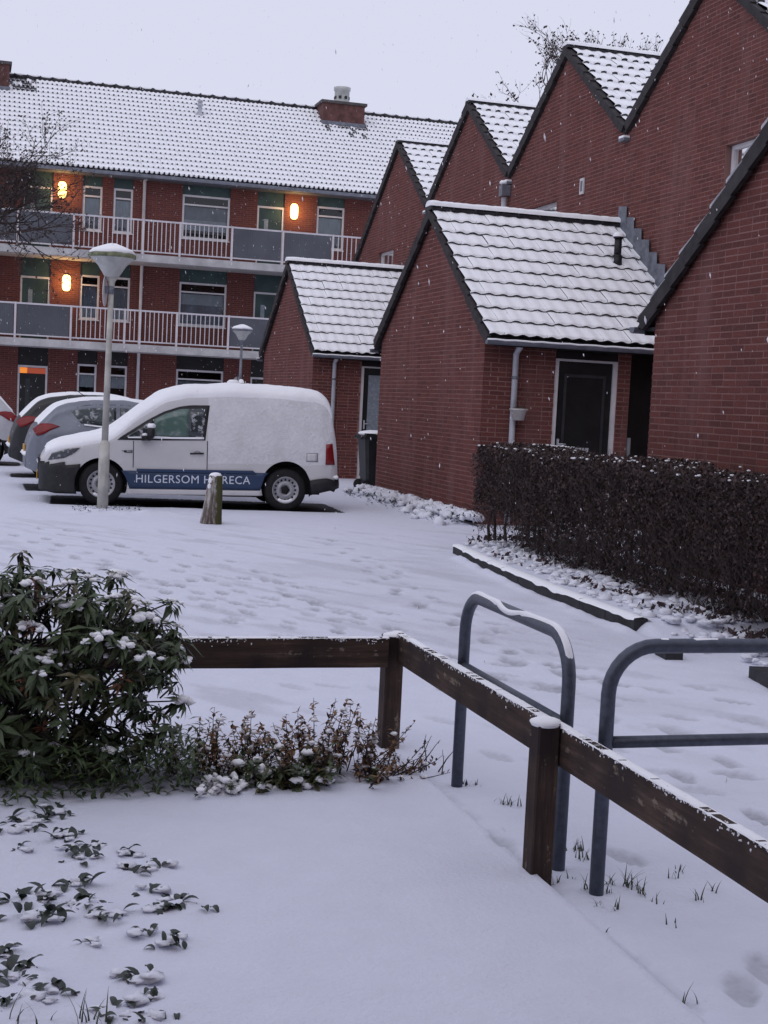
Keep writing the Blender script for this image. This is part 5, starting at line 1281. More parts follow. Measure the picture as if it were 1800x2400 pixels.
# unseen block of flats added behind the viewpoint to shade the foreground snow
def build_shade_block():
    t = thing('apartment_building', 'unseen brick block added behind the front garden to shade its snow', 'building', (0, -2.6, 0))
    P = lambda s_, z, d=0.0: Vector((s_, -2.6-d, z)); holes = [(x, x+1.5, z, z+1.4) for x in (-9, -5.5, -2, 2.5, 6) for z in (0.9, 3.6, 6.3)]
    wall_slab('wall', 'far_brick', t, P, None, [(-14, -0.1), (10, -0.1), (10, 8.4), (-14, 8.4)], holes, 0.3, 0.0)
    for h in holes: window_unit(t, P, *h, depth=0.1)
    mb = MB(); mb.box((-14.2, -11, 8.4), (10.2, -2.3, 8.6)); mb.build('roof', 'tile', t)
build_shade_block()
# knee rail fence
def build_fence():
    t = thing('rail_fence', 'low dark wooden knee rail fence with snow along its top', 'fence', (1.87, 6.185, 0))
    def post(x, y, h, w_=0.085, dp=0.085, rz=0.0, lean=0.0):
        mb = MB(); n = 6; vs = []; c, s_ = math.cos(rz), math.sin(rz)
        for i in range(n+1):
            z = (h+0.05)*i/n; k = 1+0.03*mnoise.noise(Vector((x, y, z*4)))
            for sx, sy in ((-1, -0.86), (-0.86, -1), (0.86, -1), (1, -0.86), (1, 0.86), (0.86, 1), (-0.86, 1), (-1, 0.86)):
                u, v = sx*w_/2*k, sy*dp/2*k; vs.append((u*c-v*s_+lean*z, u*s_+v*c, z-0.05))
        mb.add([(v[2], v[0], v[1]) for v in vs], [(i*8+j, i*8+(j+1) % 8, (i+1)*8+(j+1) % 8, (i+1)*8+j) for i in range(n) for j in range(8)]+[tuple(n*8+j for j in range(8))])
        o = mb.build('post', 'fence_wood', t); o.matrix_basis = Matrix(((0, 1, 0, x), (0, 0, 1, y), (1, 0, 0, 0), (0, 0, 0, 1))); attach(o, t); return o
    def rail(a, b, hz=0.135, th=0.030, seed=0):
        a, b = Vector(a), Vector(b); L = (b-a).length; d = (b-a)/L; n_ = Vector((d.y, -d.x, 0)); mb = MB(); k = max(4, int(L/0.12)); vs = []
        sec = [(-1, -0.88), (-0.8, -1), (0.8, -1), (1, -0.88), (1, 0.9), (0.85, 1), (-0.85, 1), (-1, 0.9)]
        for i in range(k+1):
            for sx, sy in sec: vs.append((L*i/k, sx*th/2*(1+0.03*mnoise.noise(Vector((i*.7, sx, seed)))), sy*hz/2*(1+0.02*mnoise.noise(Vector((i*.5, sy+5, seed))))))
        mb.add(vs, [(i*8+j, i*8+(j+1) % 8, (i+1)*8+(j+1) % 8, (i+1)*8+j) for i in range(k) for j in range(8)]+[tuple(range(7, -1, -1)), tuple(k*8+j for j in range(8))])
        M = Matrix(((d.x, -n_.x, 0, a.x), (d.y, -n_.y, 0, a.y), (d.z, 0, 1, a.z), (0, 0, 0, 1)))
        o = mb.build('rail', 'fence_wood', t); o.matrix_basis = M; attach(o, t)
        # rime of snow on the top edge, with small drips down the face
        mb = MB(); kk = int(L/0.018); vs = []
        for i in range(kk+1):
            x = L*i/kk; nz = mnoise.noise(Vector((x*5, seed, 0))); n2 = mnoise.noise(Vector((x*38, seed+3, 0)))
            hh = 0.0012+0.005*nz+0.0055*n2; drip = 0.002+0.012*max(0, n2)**1.2+0.004*max(0, nz)
            for y, z in ((-th/2-0.004, -drip), (-th/2-0.003, hh*0.4), (-th/4, hh), (th/4, hh), (th/2+0.003, hh*0.4), (th/2+0.004, -drip*0.8)): vs.append((x, y, hz/2+z))
        mb.add(vs, [(i*6+j, i*6+j+1, (i+1)*6+j+1, (i+1)*6+j) for i in range(kk) for j in range(5)], 0, True); s_ = mb.build('snow', 'snow_fine', o, True)
        mb = MB(); rnd = random.Random(seed)
        for q in range(int(L*330)):
            x = rnd.uniform(0, L); k_ = max(0.15, 0.6+0.9*mnoise.noise(Vector((x*3, seed, 2)))); zz = hz/2-abs(rnd.gauss(0, 0.013*k_)); sd_ = rnd.choice((-1, 1)); r_ = rnd.uniform(0.0012, 0.0036); mb.lump((x, sd_*(th/2) if zz < hz/2-0.002 else rnd.uniform(-th/2, th/2), zz), r_*1.3, r_*0.8, r_*rnd.uniform(0.8, 2.0), q, 5, 3, 0.5)
        q_ = mb.build('snow_specks', 'snow_fine', o, True); q_['kind'] = 'stuff'
    p1 = post(1.897, 6.19, 0.515, 0.085, 0.10); p2_ = post(1.868, 4.315, 0.548, 0.078, 0.084, lean=0.0); post(1.86, 2.42, 0.55); post(-0.35, 6.19, 0.515)
    rail((-0.40, 6.128, 0.448), (1.855, 6.128, 0.450), 0.137, seed=1)
    rail((1.925, 6.235, 0.462), (1.925, 4.36, 0.470), 0.135, seed=2); rail((1.925, 4.355, 0.470), (1.922, 2.30, 0.470), 0.135, seed=3)
    for x, y, z, a in ((1.868, 4.315, 0.548, 0.055), (1.897, 6.19, 0.515, 0.05)):
        mb = MB(); mb.lump((x, y, z-0.002), a, a, 0.018, 3, 14, 6, 0.15); mb.build('snow', 'snow_fine', t)
build_fence()
def bike_stand(a, b, label, seed, twist=False):
    a, b = Vector(a), Vector(b); d = (b-a).normalized(); L = (b-a).length; R_ = 0.16; h = 0.808 if twist else 0.825; r = 0.0245
    t = thing('bicycle_stand', label, 'bike stand', a, group='galvanised tube bicycle stands'); mb = MB()
    pts = [a+Vector((0, 0, -0.05)), a+Vector((0, 0, h-R_))]
    for i in range(1, 9): q = math.pi/2*i/8; pts.append(a+d*(R_*(1-math.cos(q)))+Vector((0, 0, h-R_+R_*math.sin(q))))
    for i in range(0, 9): q = math.pi/2*i/8; pts.append(b-d*(R_*(1-math.sin(q)))+Vector((0, 0, h-R_+R_*math.cos(q))))
    pts.append(b+Vector((0, 0, -0.05))); mb.tube(pts, r, 14); hp = mb.build('hoop', 'galvanised', t)
    mb = MB(); mb.tube([a+d*0.02+Vector((0, 0, 0.505)), b-d*0.02+Vector((0, 0, 0.505))], 0.020, 12); mb.build('crossbar', 'galvanised', t)
    # snow that lies on the tube and slides off sideways
    mb = MB(); top = pts[2:-2]; dense = []
    for i in range(len(top)-1):
        n = max(1, int((top[i+1]-top[i]).length/0.02))
        for j in range(n): dense.append(top[i].lerp(top[i+1], j/n))
    n_ = Vector((d.y, -d.x, 0)); vs = []; ok = []
    if n_.x > 0: n_ = -n_
    tot = len(dense)
    for i, p in enumerate(dense):
        f = i/(tot-1); tg = (dense[min(i+1, tot-1)]-dense[max(i-1, 0)]).normalized(); nn = Vector((0, 0, 1))-tg*tg.z
        flat = nn.length; nn.normalize(); bt = tg.cross(nn); bt = bt if bt.dot(n_) > 0 else -bt
        sl_ = 0.0
        if twist: sl_ = 1.35*math.exp(-((f-0.50)/0.14)**2)
        th = (0.009 if twist else 0.003)*min(1, flat*1.3)*(0.8+0.5*mnoise.noise(Vector((i*.12, seed, 0))))
        if not twist and mnoise.noise(Vector((i*.16, seed+7, 0))) < 0.12: th = -0.004
        if twist and 0.33 < f < 0.67: th *= 1.25
        if flat < 0.55: th = -0.004
        dirv = nn*math.cos(sl_)+bt*math.sin(sl_)
        wd = 0.62 if not (twist and 0.36 < f < 0.64) else 0.42
        for k in range(7):
            a_ = (-1+2*k/6)*wd; v = dirv*math.cos(a_)+dirv.cross(tg)*math.sin(a_); vs.append(p+v*(r-0.0015+th*math.cos(a_*1.5/max(wd, .5)*0.9)))
    mb.add(vs, [(i*7+k, i*7+k+1, (i+1)*7+k+1, (i+1)*7+k) for i in range(tot-1) for k in range(6)], 0, True); mb.build('snow', 'snow_fine', hp)
bike_stand((2.0, 5.51, 0), (2.0, 4.44, 0), 'galvanised bike stand with a twisted strip of snow on top', 1, True)
bike_stand((2.03, 4.19, 0), (3.08, 4.19, 0), 'galvanised bike stand set square to the fence, nearly bare of snow', 2)

# ================================================================== VEGETATION
def leaf(mb, base, d, nrm, L, w_, mi=0, fold=0.25, droop=0.0):
    """pointed leaf of four triangles, folded along the midrib"""
    d = d.normalized(); s = d.cross(nrm)
    if s.length < 1e-4: s = d.orthogonal()
    s.normalize(); n = s.cross(d)
    m1 = base+d*L*0.45+n*(-0.10*L*droop); tip = base+d*L-n*(L*droop*0.5)
    mb.add([base, m1+s*w_/2+n*w_*fold*0.5, tip, m1-s*w_/2+n*w_*fold*0.5, m1], [(0, 1, 4), (1, 2, 4), (2, 3, 4), (3, 0, 4)], mi)
def blob_leaf(mb, c, size, rnd, mi=0):
    a = Vector((rnd.gauss(0, 1), rnd.gauss(0, 1), rnd.gauss(0, 1))).normalized(); b = a.orthogonal().normalized(); q = a.cross(b)
    mb.add([c-b*size*0.5, c+q*size*0.32, c+b*size*0.6, c-q*size*0.32], [(0, 1, 2, 3)], mi)

def build_hedge():
    X0, X1, Y0, Y1, ZB, ZT = 5.50, 6.20, 7.4, 15.05, 0.08, 1.16
    t = thing('hedge', 'long clipped brown hedge running in front of the sheds', 'hedge', (5.8, 11.2, 0.08)); rnd = random.Random(31)
    st = MB(); tw = MB(); lf = MB(); sn = MB()
    y = Y0
    while y < Y1:
        for k in range(2):
            x = rnd.uniform(X0+0.12, X1-0.2); yy = y+rnd.uniform(-0.1, 0.1); mb = MB(); p = Vector((x, yy, ZB-0.05)); pts = [p]
            for i in range(5): p = p+Vector((rnd.uniform(-0.05, 0.05), rnd.uniform(-0.06, 0.06), 0.22)); pts.append(p)
            mb.tube(pts, [0.020, 0.017, 0.013, 0.010, 0.007, 0.004], 6); mb.build('stem', 'bark', t)
        y += 0.38
    for k in range(8000):      # twigs, mostly upright
        x = rnd.uniform(X0, X1) if rnd.random() < 0.5 else X0+abs(rnd.gauss(0, 0.06)); yy = rnd.uniform(Y0, Y1); z = rnd.uniform(ZB+0.02, ZT-0.08)
        if yy > Y1-1.2 and z < 0.38 and rnd.random() < 0.7: continue
        p = Vector((x, yy, z)); d = Vector((rnd.gauss(0, 0.5), rnd.gauss(0, 0.6), rnd.uniform(0.3, 1.2))); L = rnd.uniform(0.10, 0.30)
        if p.z+d.normalized().z*L > ZT+0.02: L *= 0.4
        q = p+d.normalized()*L; m_ = (p+q)/2+Vector((rnd.gauss(0, 0.02), rnd.gauss(0, 0.02), 0)); tw.tube([p, m_, q], [0.004, 0.003, 0.0015], 3, cap=False)
    def shell(n, fn, size, mi):
        for k in range(n):
            c = fn(); zt = c.z; blob_leaf(lf, c, size*rnd.uniform(0.6, 1.3), rnd, mi)
    hump = lambda y: 0.03*math.sin(y*2.3)+0.02*math.sin(y*5.1+1)+0.03*mnoise.noise(Vector((y*4, 0, 0)))
    def top():
        y = rnd.uniform(Y0, Y1); x = rnd.uniform(X0-0.03, X1+0.03); e_ = max(0, 0.14-(x-X0), (y-Y1)+0.16); return Vector((x, y, ZT+hump(y)-2.2*e_*e_-abs(rnd.gauss(0, 0.055))+rnd.random()*0.02))
    def front():
        y = rnd.uniform(Y0, Y1); z = ZB+0.10+(ZT-ZB-0.10)*rnd.random()**0.55
        if y > Y1-1.0 and z < 0.42 and rnd.random() < 0.75: z = rnd.uniform(0.45, ZT)
        return Vector((X0-0.04+abs(rnd.gauss(0, 0.07))+0.03*math.sin(y*3.3)+0.07*mnoise.noise(Vector((y*2.2, z*2.6, 3)))+0.9*max(0, z-ZT+0.14)**1.5, y, z))
    def core():
        y = rnd.uniform(Y0, Y1); z = rnd.uniform(0.30, ZT-0.04)
        if y > Y1-0.9 and z < 0.45: z = rnd.uniform(0.5, ZT-0.05)
        return Vector((rnd.uniform(X0+0.05, X1), y, z))
    def end():
        return Vector((rnd.uniform(X0, X1), Y1+0.03-abs(rnd.gauss(0, 0.05)), rnd.uniform(0.42, ZT)))
    def wing():
        return Vector((rnd.uniform(X1-0.1, 6.45), rnd.uniform(Y1-0.5, Y1+0.02), rnd.uniform(0.45, ZT+0.02)))
    shell(13500, top, 0.034, 0); shell(14500, front, 0.031, 0); shell(9500, core, 0.042, 0); shell(1500, end, 0.034, 0); shell(3500, wing, 0.034, 0)
    for k in range(420):
        c = top() if rnd.random() < 0.85 else wing()+Vector((0, 0, 0.0)); c.z = max(c.z, ZT+hump(c.y)-0.03) if c.x < X1 else ZT+0.02
        r = rnd.uniform(0.007, 0.018); sn.lump(c+Vector((0, 0, 0.008)), r*1.3, r*1.3, r*0.6, k, 5, 3, 0.3)
    for k in range(500):
        y = rnd.uniform(Y0, Y1); p = Vector((rnd.uniform(X0, X1), y, ZT-0.05)); q = p+Vector((rnd.gauss(0, 0.03), rnd.gauss(0, 0.03), rnd.uniform(0.06, 0.13))); tw.tube([p, q], [0.002, 0.001], 3, cap=False)
    o = tw.build('twigs', 'twig', t); o['kind'] = 'stuff'; o = lf.build('foliage', 'hedge_leaf', t); o['kind'] = 'stuff'; o = sn.build('snow', 'snow_fine', t); o['kind'] = 'stuff'
    # leaf litter and weeds of the bed
    lt = MB(); s2 = MB()
    for k in range(6500):
        y = rnd.uniform(7.0, 15.2); x = kerb_x(y)+0.12+abs(rnd.random()**0.55)*1.4-(0.25 if y < 9.3 else 0)
        if y < 9.3: x += 0.1*rnd.random()
        if mnoise.noise(Vector((x*2.3, y*1.7, 0))) < -0.02+0.5*(0.6-(x-kerb_x(y))): continue
        blob_leaf(lt, Vector((x, y, 0.10+rnd.uniform(-0.01, 0.035)-(0.07 if y < 9.2 else 0))), rnd.uniform(0.025, 0.065), rnd)
    for k in range(500):
        y = rnd.uniform(7.4, 14.6); x = kerb_x(y)+rnd.uniform(0.18, 1.2); r = rnd.uniform(0.015, 0.05); s2.lump((x, y, 0.095-(0.07 if y < 9.2 else 0)), r*1.3, r*1.2, r*0.6, k, 8, 5, 0.7)
    o = lt.build('leaf_litter', 'hedge_leaf'); tag(o, 'dark fallen leaves and weeds lying under the clipped hedge', 'leaf litter', kind='stuff')
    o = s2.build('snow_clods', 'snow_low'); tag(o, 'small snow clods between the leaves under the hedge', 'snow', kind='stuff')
build_hedge()

def build_wall_foot():
    rnd = random.Random(8); lf = MB(); sn = MB()
    for k in range(1500):
        y = rnd.uniform(17.6, 23.2); x = XG-0.05-abs(rnd.gauss(0, 0.22)); h = 0.10*math.exp(-((XG-x-0.2)/0.25)**2)+0.02
        d = Vector((rnd.gauss(0, 1), rnd.gauss(0, 1), rnd.uniform(0.1, 0.8))); leaf(lf, Vector((x, y, h*rnd.uniform(0.5, 1.3))), d, Vector((0, 0, 1)), rnd.uniform(0.05, 0.11), rnd.uniform(0.02, 0.04))
    for k in range(330):
        y = rnd.uniform(17.6, 23.2); x = XG-0.05-abs(rnd.gauss(0, 0.20)); h = 0.11*math.exp(-((XG-x-0.2)/0.25)**2)+0.04; r = rnd.uniform(0.03, 0.08); sn.lump((x, y, h-r*0.2), r*1.1, r*1.0, r*0.85, k, 9, 6, 0.7)
    o = lf.build('ground_cover', 'ivy_leaf'); tag(o, 'dark leafy ground cover along the foot of the shed gable', 'ground cover', kind='stuff')
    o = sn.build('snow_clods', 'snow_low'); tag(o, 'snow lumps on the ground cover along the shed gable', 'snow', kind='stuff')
    lf = MB(); sn = MB(); b = onZ(330, 1200)
    for k in range(160):
        p = onZ(rnd.uniform(170, 330), rnd.uniform(1192, 1206)); leaf(lf, p+Vector((0, 0, 0.04)), Vector((rnd.gauss(0, 1), rnd.gauss(0, 1), rnd.uniform(0, 0.9))), Vector((0, 0, 1)), rnd.uniform(0.02, 0.05), 0.018)
    o = lf.build('weeds', 'ivy_leaf'); tag(o, 'weeds poking through the snow at the foot of the street lamp', 'weeds', kind='stuff')
build_wall_foot()

# evergreen bush with whorled leaves
def whorl(nm, mats, n, L, seed, droop):
    rnd = random.Random(seed); mb = MB()
    mb.tube([(0, 0, -0.10), (0, 0, 0.0)], 0.004, 5, mi=1)
    for k in range(n):
        a = 2.4*k+rnd.uniform(-0.3, 0.3); el = rnd.uniform(-0.75, 0.55)-droop*0.4; d = Vector((math.cos(a)*math.cos(el), math.sin(a)*math.cos(el), math.sin(el)))
        leaf(mb, Vector((0, 0, rnd.uniform(-0.035, 0.01))), d, Vector((0, 0, 1)), L*rnd.uniform(0.75, 1.2), L*rnd.uniform(0.26, 0.35), 0, 0.35, 0.6)
    return mb.mesh(nm, [mats, 'bark'])
def build_bush():
    C0 = Vector((0.30, 5.70, 0.0)); t = thing('evergreen_bush', 'rounded evergreen bush with narrow leaves and snow on its shoots', 'bush', C0); rnd = random.Random(21)
    ws = [whorl('leaf_cluster', 'bush_leaf', 16, 0.078, s, 0.5) for s in range(6)]; wy = [whorl('leaf_cluster', 'bush_leaf_yellow', 12, 0.066, 50+s, 0.8) for s in range(2)]; wr = whorl('leaf_cluster', 'red_leaf', 8, 0.04, 70, -0.5)
    pos = []; tries = 0
    while len(pos) < 292 and tries < 20000:
        tries += 1; u = Vector((rnd.gauss(0, 1), rnd.gauss(0, 1), rnd.gauss(0, 1))).normalized(); r = rnd.uniform(0.55, 1.0)
        p = Vector((0.30+u.x*0.66*r, 5.70+u.y*0.36*r, 0.46+u.z*0.47*r))
        if p.z < 0.06: continue
        edge = 0.93 if p.z > 0.30 else 0.90
        if p.x > edge or p.x < -0.42: continue
        if 0.20 < p.z < 0.40 and rnd.random() < 0.45: continue
        if p.z > 0.76 and p.x > 0.66: continue
        if min([(p-q).length for q in pos], default=1) < 0.048: continue
        pos.append(p)
    clumps = 0
    for i, p in enumerate(pos):
        o_ = (p-Vector((0.28, 5.70, 0.30))).normalized(); upd = (o_+Vector((0, 0, 0.75))).normalized(); q = upd.to_track_quat('Z', 'Y').to_matrix().to_4x4() @ Matrix.Rotation(rnd.uniform(0, 6.28), 4, 'Z') @ Matrix.Scale(rnd.uniform(0.8, 1.25), 4)
        f = rnd.random(); me = rnd.choice(ws) if f < 0.76 else (rnd.choice(wy) if f < 0.92 else wr)
        inst('leaf_cluster', me, p, t, q)
        if rnd.random() < (0.50 if p.z > 0.5 else 0.13):
            mb = MB(); r = rnd.uniform(0.014, 0.030)
            for k in range(rnd.randint(5, 9)):
                dx, dy = rnd.gauss(0, r*0.9), rnd.gauss(0, r*0.9); q_ = r*rnd.uniform(0.35, 0.85); mb.lump(p+Vector((dx, dy, 0.006-0.35*math.hypot(dx, dy)+rnd.uniform(0, 0.006))), q_*rnd.uniform(0.8, 1.3), q_*rnd.uniform(0.8, 1.3), q_*0.62, i+k*7, 9, 6, 0.5)
            mb.build('snow_clump', 'snow_fine', t); clumps += 1
    for k in range(5):
        b = Vector((rnd.uniform(0.0, 0.35), 5.70+rnd.uniform(-0.1, 0.1), -0.03)); mb = MB(); p = b.copy(); pts = [p.copy()]
        for i in range(5): p += Vector((rnd.gauss(0, 0.03)+0.05*(k-2)*0.5, rnd.gauss(0, 0.03), 0.10)); pts.append(p.copy())
        mb.tube(pts, [0.018, 0.015, 0.012, 0.010, 0.008, 0.006], 7)
        for q in rnd.sample(pos, 26):
            a = pts[rnd.randint(2, 5)]; m_ = a.lerp(q, 0.5)+Vector((0, 0, -0.03)); mb.tube([a, m_, q], [0.006, 0.0045, 0.003], 5, cap=False)
        mb.build('stem', 'bark', t)
    # low skirt of darker leaves down to the ground
    mb = MB()
    for k in range(3000):
        x = rnd.uniform(-0.40, 0.93); z = rnd.random()**1.3*0.22; y = 5.70+rnd.uniform(-0.42, 0.25)*(1-0.4*abs(x-0.25)); d = Vector((rnd.gauss(0, 1), rnd.gauss(-0.4, 1), rnd.uniform(-0.7, 0.4)))
        leaf(mb, Vector((x, y, z+0.02)), d, Vector((0, 0, 1)), rnd.uniform(0.04, 0.075), rnd.uniform(0.012, 0.02), 0, 0.3, 0.4)
    o = mb.build('skirt_leaves', 'bush_leaf', t); o['kind'] = 'stuff'
build_bush()

def shrub(name, label, cx, cy, n, h, spread, mats, lsize, seed, upright=0.7, bare=0.0, snow=0, lean=0.0, per=14, lw=0.5):
    t = thing(name, label, 'shrub', (cx, cy, 0)); rnd = random.Random(seed); lf = [MB() for _ in mats]; sn = MB(); stems = MB()
    for k in range(n):
        p = Vector((cx+rnd.gauss(0, spread*0.5), cy+rnd.gauss(0, spread*0.3), 0.0)); hh = h*rnd.uniform(0.45, 1.0); pts = [p.copy()]; d = Vector((rnd.gauss(lean, 0.35), rnd.gauss(0, 0.35), upright)).normalized()
        for i in range(6): d = (d+Vector((rnd.gauss(0, 0.12), rnd.gauss(0, 0.12), 0.02))).normalized(); p = p+d*hh/6; p.z = max(p.z, 0.015); pts.append(p.copy())
        stems.tube(pts, [0.0035, 0.003, 0.003, 0.0025, 0.002, 0.0015, 0.001], 4, cap=False)
        for q in range(per):
            f = rnd.uniform(0.25, 1.0)*6; i = min(5, int(f)); b = pts[i].lerp(pts[i+1], f-i)
            if rnd.random() < bare: continue
            dd = Vector((rnd.gauss(0, 1), rnd.gauss(0, 1), rnd.gauss(0.1, 0.6))); leaf(rnd.choice(lf), b, dd, Vector((0, 0, 1)), lsize*rnd.uniform(0.6, 1.3), lsize*lw*rnd.uniform(0.8, 1.2), 0, 0.3, 0.3)
            if rnd.random() < snow: sn.lump(b+Vector((0, 0, 0.006)), lsize*rnd.uniform(0.3, 0.7), lsize*rnd.uniform(0.3, 0.7), lsize*0.28, k+q, 6, 4, 0.35)
    o = stems.build('stems', 'twig', t); o['kind'] = 'stuff'
    for mb, m_ in zip(lf, mats):
        if mb.v: o = mb.build('leaves', m_, t); o['kind'] = 'stuff'
    if sn.v: o = sn.build('snow', 'snow_fine', t); o['kind'] = 'stuff'
shrub('dry_shrub', 'dry brown leaved shrub at the foot of the fence corner post', 1.46, 5.62, 62, 0.36, 0.27, ['dry_leaf', 'dry_leaf', 'hedge_leaf'], 0.030, 3, snow=0.03, per=30)
shrub('dry_shrub', 'tall brown leaf spikes between the evergreen bush and the low green plant', 1.03, 5.66, 40, 0.32, 0.20, ['dry_leaf', 'bush_leaf_yellow', 'dry_leaf'], 0.030, 5, snow=0.03, per=28, upright=1.0)
shrub('green_shrub', 'low green leafy plant with yellow edges in front of the dry shrub', 1.23, 5.50, 48, 0.20, 0.21, ['bush_leaf', 'bush_leaf_yellow', 'bush_leaf'], 0.046, 6, snow=0.05, per=20, upright=0.5)
shrub('dry_shrub', 'sprawling brown twigs with curled leaves beside the fence corner post', 1.68, 5.58, 34, 0.28, 0.12, ['hedge_leaf', 'dry_leaf'], 0.024, 9, upright=0.25, snow=0.04, lean=0.35, per=14)
shrub('bare_twigs', 'few bare twigs rising from the snow near the bike stand', 1.93, 5.72, 5, 0.22, 0.08, ['hedge_leaf'], 0.02, 12, upright=0.6, bare=0.85, lean=0.35, per=6)
shrub('low_plant', 'low plant almost buried in snow beside the evergreen bush', 0.93, 5.42, 16, 0.11, 0.13, ['ivy_leaf'], 0.032, 14, upright=0.35, snow=0.75, per=12)

def leaf2(mb, base, d, L, w_, droop, fold=0.35):
    d = d.normalized(); s_ = d.cross(Vector((0, 0, 1)))
    if s_.length < 1e-3: s_ = Vector((1, 0, 0))
    s_.normalize(); p = base.copy(); vs = []; dd = d.copy()
    for i, wk in enumerate((0.25, 0.8, 1.0, 0.85, 0.5, 0.06)):
        n = s_.cross(dd).normalized(); vs += [p-s_*w_*0.5*wk+n*w_*fold*0.5*wk, p, p+s_*w_*0.5*wk+n*w_*fold*0.5*wk]
        dd = (dd+Vector((0, 0, -droop*0.45))).normalized(); p = p+dd*L/5
    mb.add(vs, [(3*i+j, 3*i+j+1, 3*i+j+4, 3*i+j+3) for i in range(5) for j in range(2)], 0, True)
def foreground_leaves():
    rnd = random.Random(17)
    spots = LEAF_SPOTS
    for i, (px, py, n, L) in enumerate(spots):
        b = onZ(px, py, 0.035); lb = 'dense dark leafy clump half buried in the snow before the evergreen bush' if n >= 6 else ('small dark leaf tuft poking out of the snow before the evergreen bush' if n >= 4 else 'few single dark leaves showing through the snow before the evergreen bush')
        t = thing('ground_plant', lb, 'plant', b, group='dense leafy clumps in the snowy bed' if n >= 6 else ('small leaf tufts in the snowy bed' if n >= 4 else 'single leaves in the snowy bed'))
        for k in range(int(n*1.8)+2):
            mb = MB(); a = rnd.uniform(0, 6.28); el = rnd.uniform(0.35, 1.25); d = Vector((math.cos(a)*math.cos(el), math.sin(a)*math.cos(el), math.sin(el)))
            p = b+Vector((rnd.gauss(0, 0.013+0.0032*n), rnd.gauss(0, 0.010+0.0025*n), -0.006+0.016*rnd.random())); leaf2(mb, p, d, L*rnd.uniform(0.7, 1.3), L*rnd.uniform(0.36, 0.58), rnd.uniform(0.35, 1.2)); mb.build('leaf', 'ivy_leaf', t)
        for k in range(1+n//2):
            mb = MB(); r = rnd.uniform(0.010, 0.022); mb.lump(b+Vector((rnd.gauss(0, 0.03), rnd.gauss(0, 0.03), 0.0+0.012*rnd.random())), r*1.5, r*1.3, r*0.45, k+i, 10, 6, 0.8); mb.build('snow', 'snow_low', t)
foreground_leaves()
def grass_tufts():
    rnd = random.Random(19)
    spots = [(1088, 1835, 9, .05), (1110, 1838, 6, .04), (1200, 1885, 12, .075), (1180, 1880, 5, .05), (1178, 1945, 3, .03), (1345, 1990, 14, .07), (1365, 2010, 12, .065), (1375, 2085, 10, .08), (1480, 2075, 16, .075), (1500, 2090, 8, .06), (1430, 2070, 7, .06), (1405, 2120, 6, .05), (1450, 2130, 6, .06), (1540, 2110, 5, .05), (1600, 2060, 4, .06), (1640, 2110, 5, .07), (1680, 2090, 4, .07), (1590, 2040, 6, .04), (1300, 2068, 4, .06), (1310, 1995, 5, .05), (1580, 2160, 3, .04), (1405, 2185, 2, .05),
             (1600, 2345, 3, .07), (1625, 2390, 4, .03), (30, 2395, 4, .10), (100, 2388, 3, .10), (190, 2392, 6, .12), (230, 2396, 3, .10), (1420, 2090, 5, .06), (1345, 2060, 4, .05)]
    for i, (px, py, n, L) in enumerate(spots):
        b = onZ(px, py, 0.0 if px > 600 else 0.035); lb = 'long thin grass stalks rising from the snow beside the leafy clumps' if px < 600 else ('bushy grass tuft poking through the snow around the bike stands' if n >= 8 else ('few grass blades in the snow around the bike stands' if py < 2250 else 'single grass blades along the snowy garden edge'))
        t = thing('grass_tuft', lb, 'grass', b, group='grass: '+lb)
        mb = MB()
        for k in range(n):
            a = rnd.uniform(0, 6.28); p = b+Vector((rnd.gauss(0, 0.016), rnd.gauss(0, 0.016), -0.012)); l = L*rnd.uniform(0.5, 1.15); out = rnd.uniform(0.15, 0.9); pts = []
            for s in range(5):
                f = s/4; pts.append(p+Vector((math.cos(a)*l*out*f**1.6, math.sin(a)*l*out*f**1.6, l*(f-0.35*out*f*f))))
            sd_ = Vector((-math.sin(a), math.cos(a), 0)); vs = []
            for s, q in enumerate(pts): w_ = 0.0032*(1-s/4.3); vs += [q-sd_*w_, q+sd_*w_]
            mb.add(vs, [(2*s, 2*s+1, 2*s+3, 2*s+2) for s in range(4)])
        o = mb.build('blades', 'grass', t); o['kind'] = 'stuff'
grass_tufts()

def tree(name, label, base, trunk_pts, seed, depth, L0, r0, spread, leafn, lmat, lsize, tips=None, grav=0.0, rt=None):
    t = thing(name, label, 'tree', base); rnd = random.Random(seed); tk = MB(); br = MB(); lf = MB()
    tk.tube(trunk_pts, rt, 8); tk.build('trunk', 'bark', t)
    def grow(p, d, L, r, k):
        pts = [p.copy()]; n = 4
        for i in range(n): d = (d+Vector((rnd.gauss(0, 0.16), rnd.gauss(0, 0.16), rnd.gauss(0.03-grav, 0.10)))).normalized(); p = p+d*L/n; pts.append(p.copy())
        br.tube(pts, [r*(1-0.45*i/n) for i in range(n+1)], 4 if k > 1 else 3, cap=False)
        if k == 0:
            for q in range(leafn):
                if rnd.random() < 0.8: blob_leaf(lf, pts[rnd.randint(1, n)]+Vector((rnd.gauss(0, 0.04), rnd.gauss(0, 0.04), rnd.gauss(0, 0.04))), lsize*rnd.uniform(0.6, 1.3), rnd)
            return
        for q in range(rnd.randint(3, 4)):
            b = pts[rnd.randint(2, n)]; nd = (d+Vector((rnd.gauss(0, spread), rnd.gauss(0, spread), rnd.gauss(0.05-grav, spread*0.8)))).normalized(); grow(b, nd, L*rnd.uniform(0.55, 0.8), r*0.55, k-1)
    for p, d in tips: grow(Vector(p), Vector(d).normalized(), L0, r0, depth)
    o = br.build('branches', 'twig', t); o['kind'] = 'stuff'
    if lf.v: o = lf.build('crown', lmat, t); o['kind'] = 'stuff'
a = EYEV+ray(1400, 250)*37.0
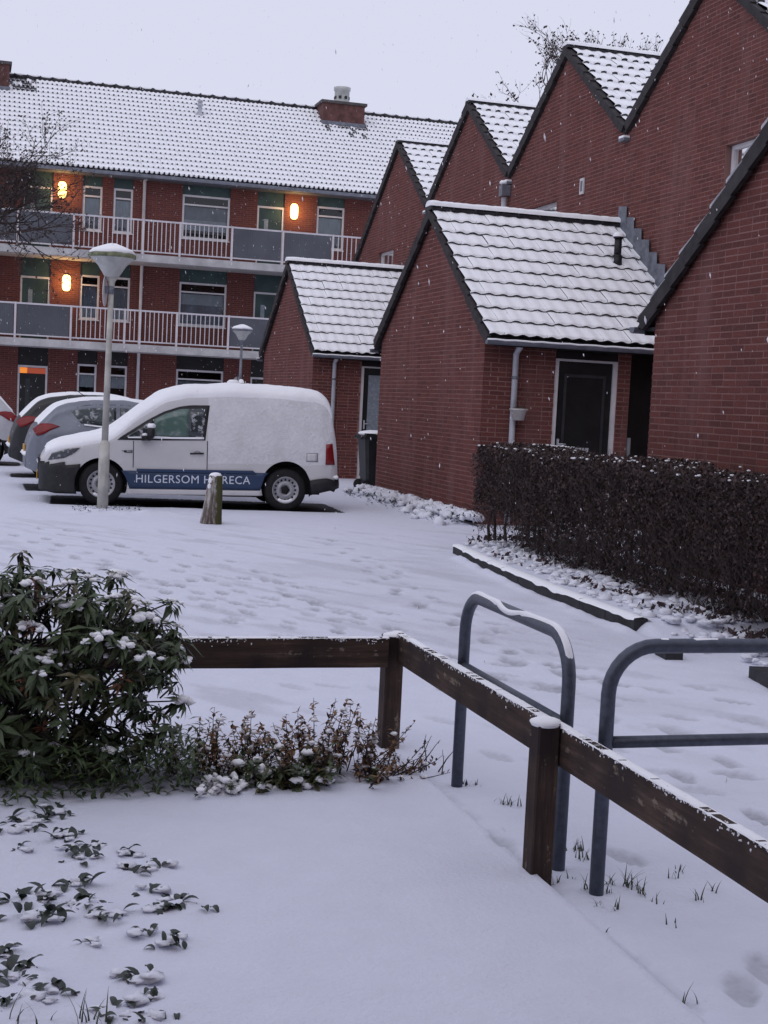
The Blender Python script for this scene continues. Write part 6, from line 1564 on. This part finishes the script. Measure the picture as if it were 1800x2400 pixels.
tree('bare_tree', 'bare tree with a few withered leaves rising behind the terrace roofs', (a.x, a.y, 0), [(a.x, a.y, -0.2), (a.x+0.1, a.y, 4), (a.x-0.05, a.y, 8.9)], 42, 4, 1.5, 0.045, 0.36, 2, 'twig', 0.085, [((a.x-0.05, a.y, 8.5), (-0.75, -0.1, 1.0)), ((a.x, a.y, 8.6), (0.55, 0.1, 1.1)), ((a.x-0.05, a.y, 8.3), (-0.95, 0.1, 0.75)), ((a.x, a.y, 8.4), (0.8, -0.2, 0.9)), ((a.x-0.05, a.y, 8.2), (-0.15, 0.1, 1.1))], rt=[0.16, 0.12, 0.08])
b = EYEV+ray(-150, 440)*29.0
tree('bare_tree', 'dense bare twigged tree reaching across the upper gallery', (b.x, b.y, 0), [(b.x, b.y, -0.2), (b.x, b.y, 2.6), (b.x+0.1, b.y, 4.9)], 5, 4, 1.42, 0.045, 0.60, 4, 'twig', 0.055, [((b.x+0.1, b.y, 4.4), (1.0, -0.1, 0.8)), ((b.x+0.1, b.y, 4.5), (1.0, 0.0, 0.45)), ((b.x+0.1, b.y, 4.3), (1.0, 0.15, 0.15)), ((b.x+0.1, b.y, 4.4), (1.0, 0.1, 0.55)), ((b.x+0.1, b.y, 4.7), (1.0, -0.2, 0.5)), ((b.x+0.1, b.y, 4.5), (0.6, 0.2, 1.0)), ((b.x+0.1, b.y, 4.6), (1.0, 0.3, 0.35)), ((b.x+0.1, b.y, 4.5), (0.0, 0.2, 1.0)), ((b.x+0.1, b.y, 4.2), (-0.8, 0.2, 0.6))], grav=-0.01, rt=[0.14, 0.12, 0.08])

# ================================================================== FALLING SNOW
def falling_snow():
    n = 9000; rg = np.random.default_rng(3); mb = MB()
    P = np.stack([rg.uniform(-5, 13, n), rg.uniform(3.2, 38, n), rg.uniform(0.15, 9.5, n)], 1)
    for p in P:
        if p[0] > XG-0.1 and p[1] > 7.5 and p[2] < 4.8: continue
        s = rg.uniform(0.0018, 0.0042); l = s*rg.uniform(2.2, 4.5); tx = rg.normal(0.12, 0.15)
        c = Vector(p); a = Vector((tx, rg.normal(0, 0.1), -1)).normalized()*l; b_ = a.orthogonal().normalized()*s; q = a.cross(b_).normalized()*s
        mb.add([c+a, c-a, c+b_, c-b_, c+q, c-q], [(0, 2, 4), (0, 4, 3), (0, 3, 5), (0, 5, 2), (1, 4, 2), (1, 3, 4), (1, 5, 3), (1, 2, 5)])
    o = mb.build('falling_snow', 'flake'); tag(o, 'snowflakes falling through the air across the whole yard', 'snow', kind='stuff')
falling_snow()
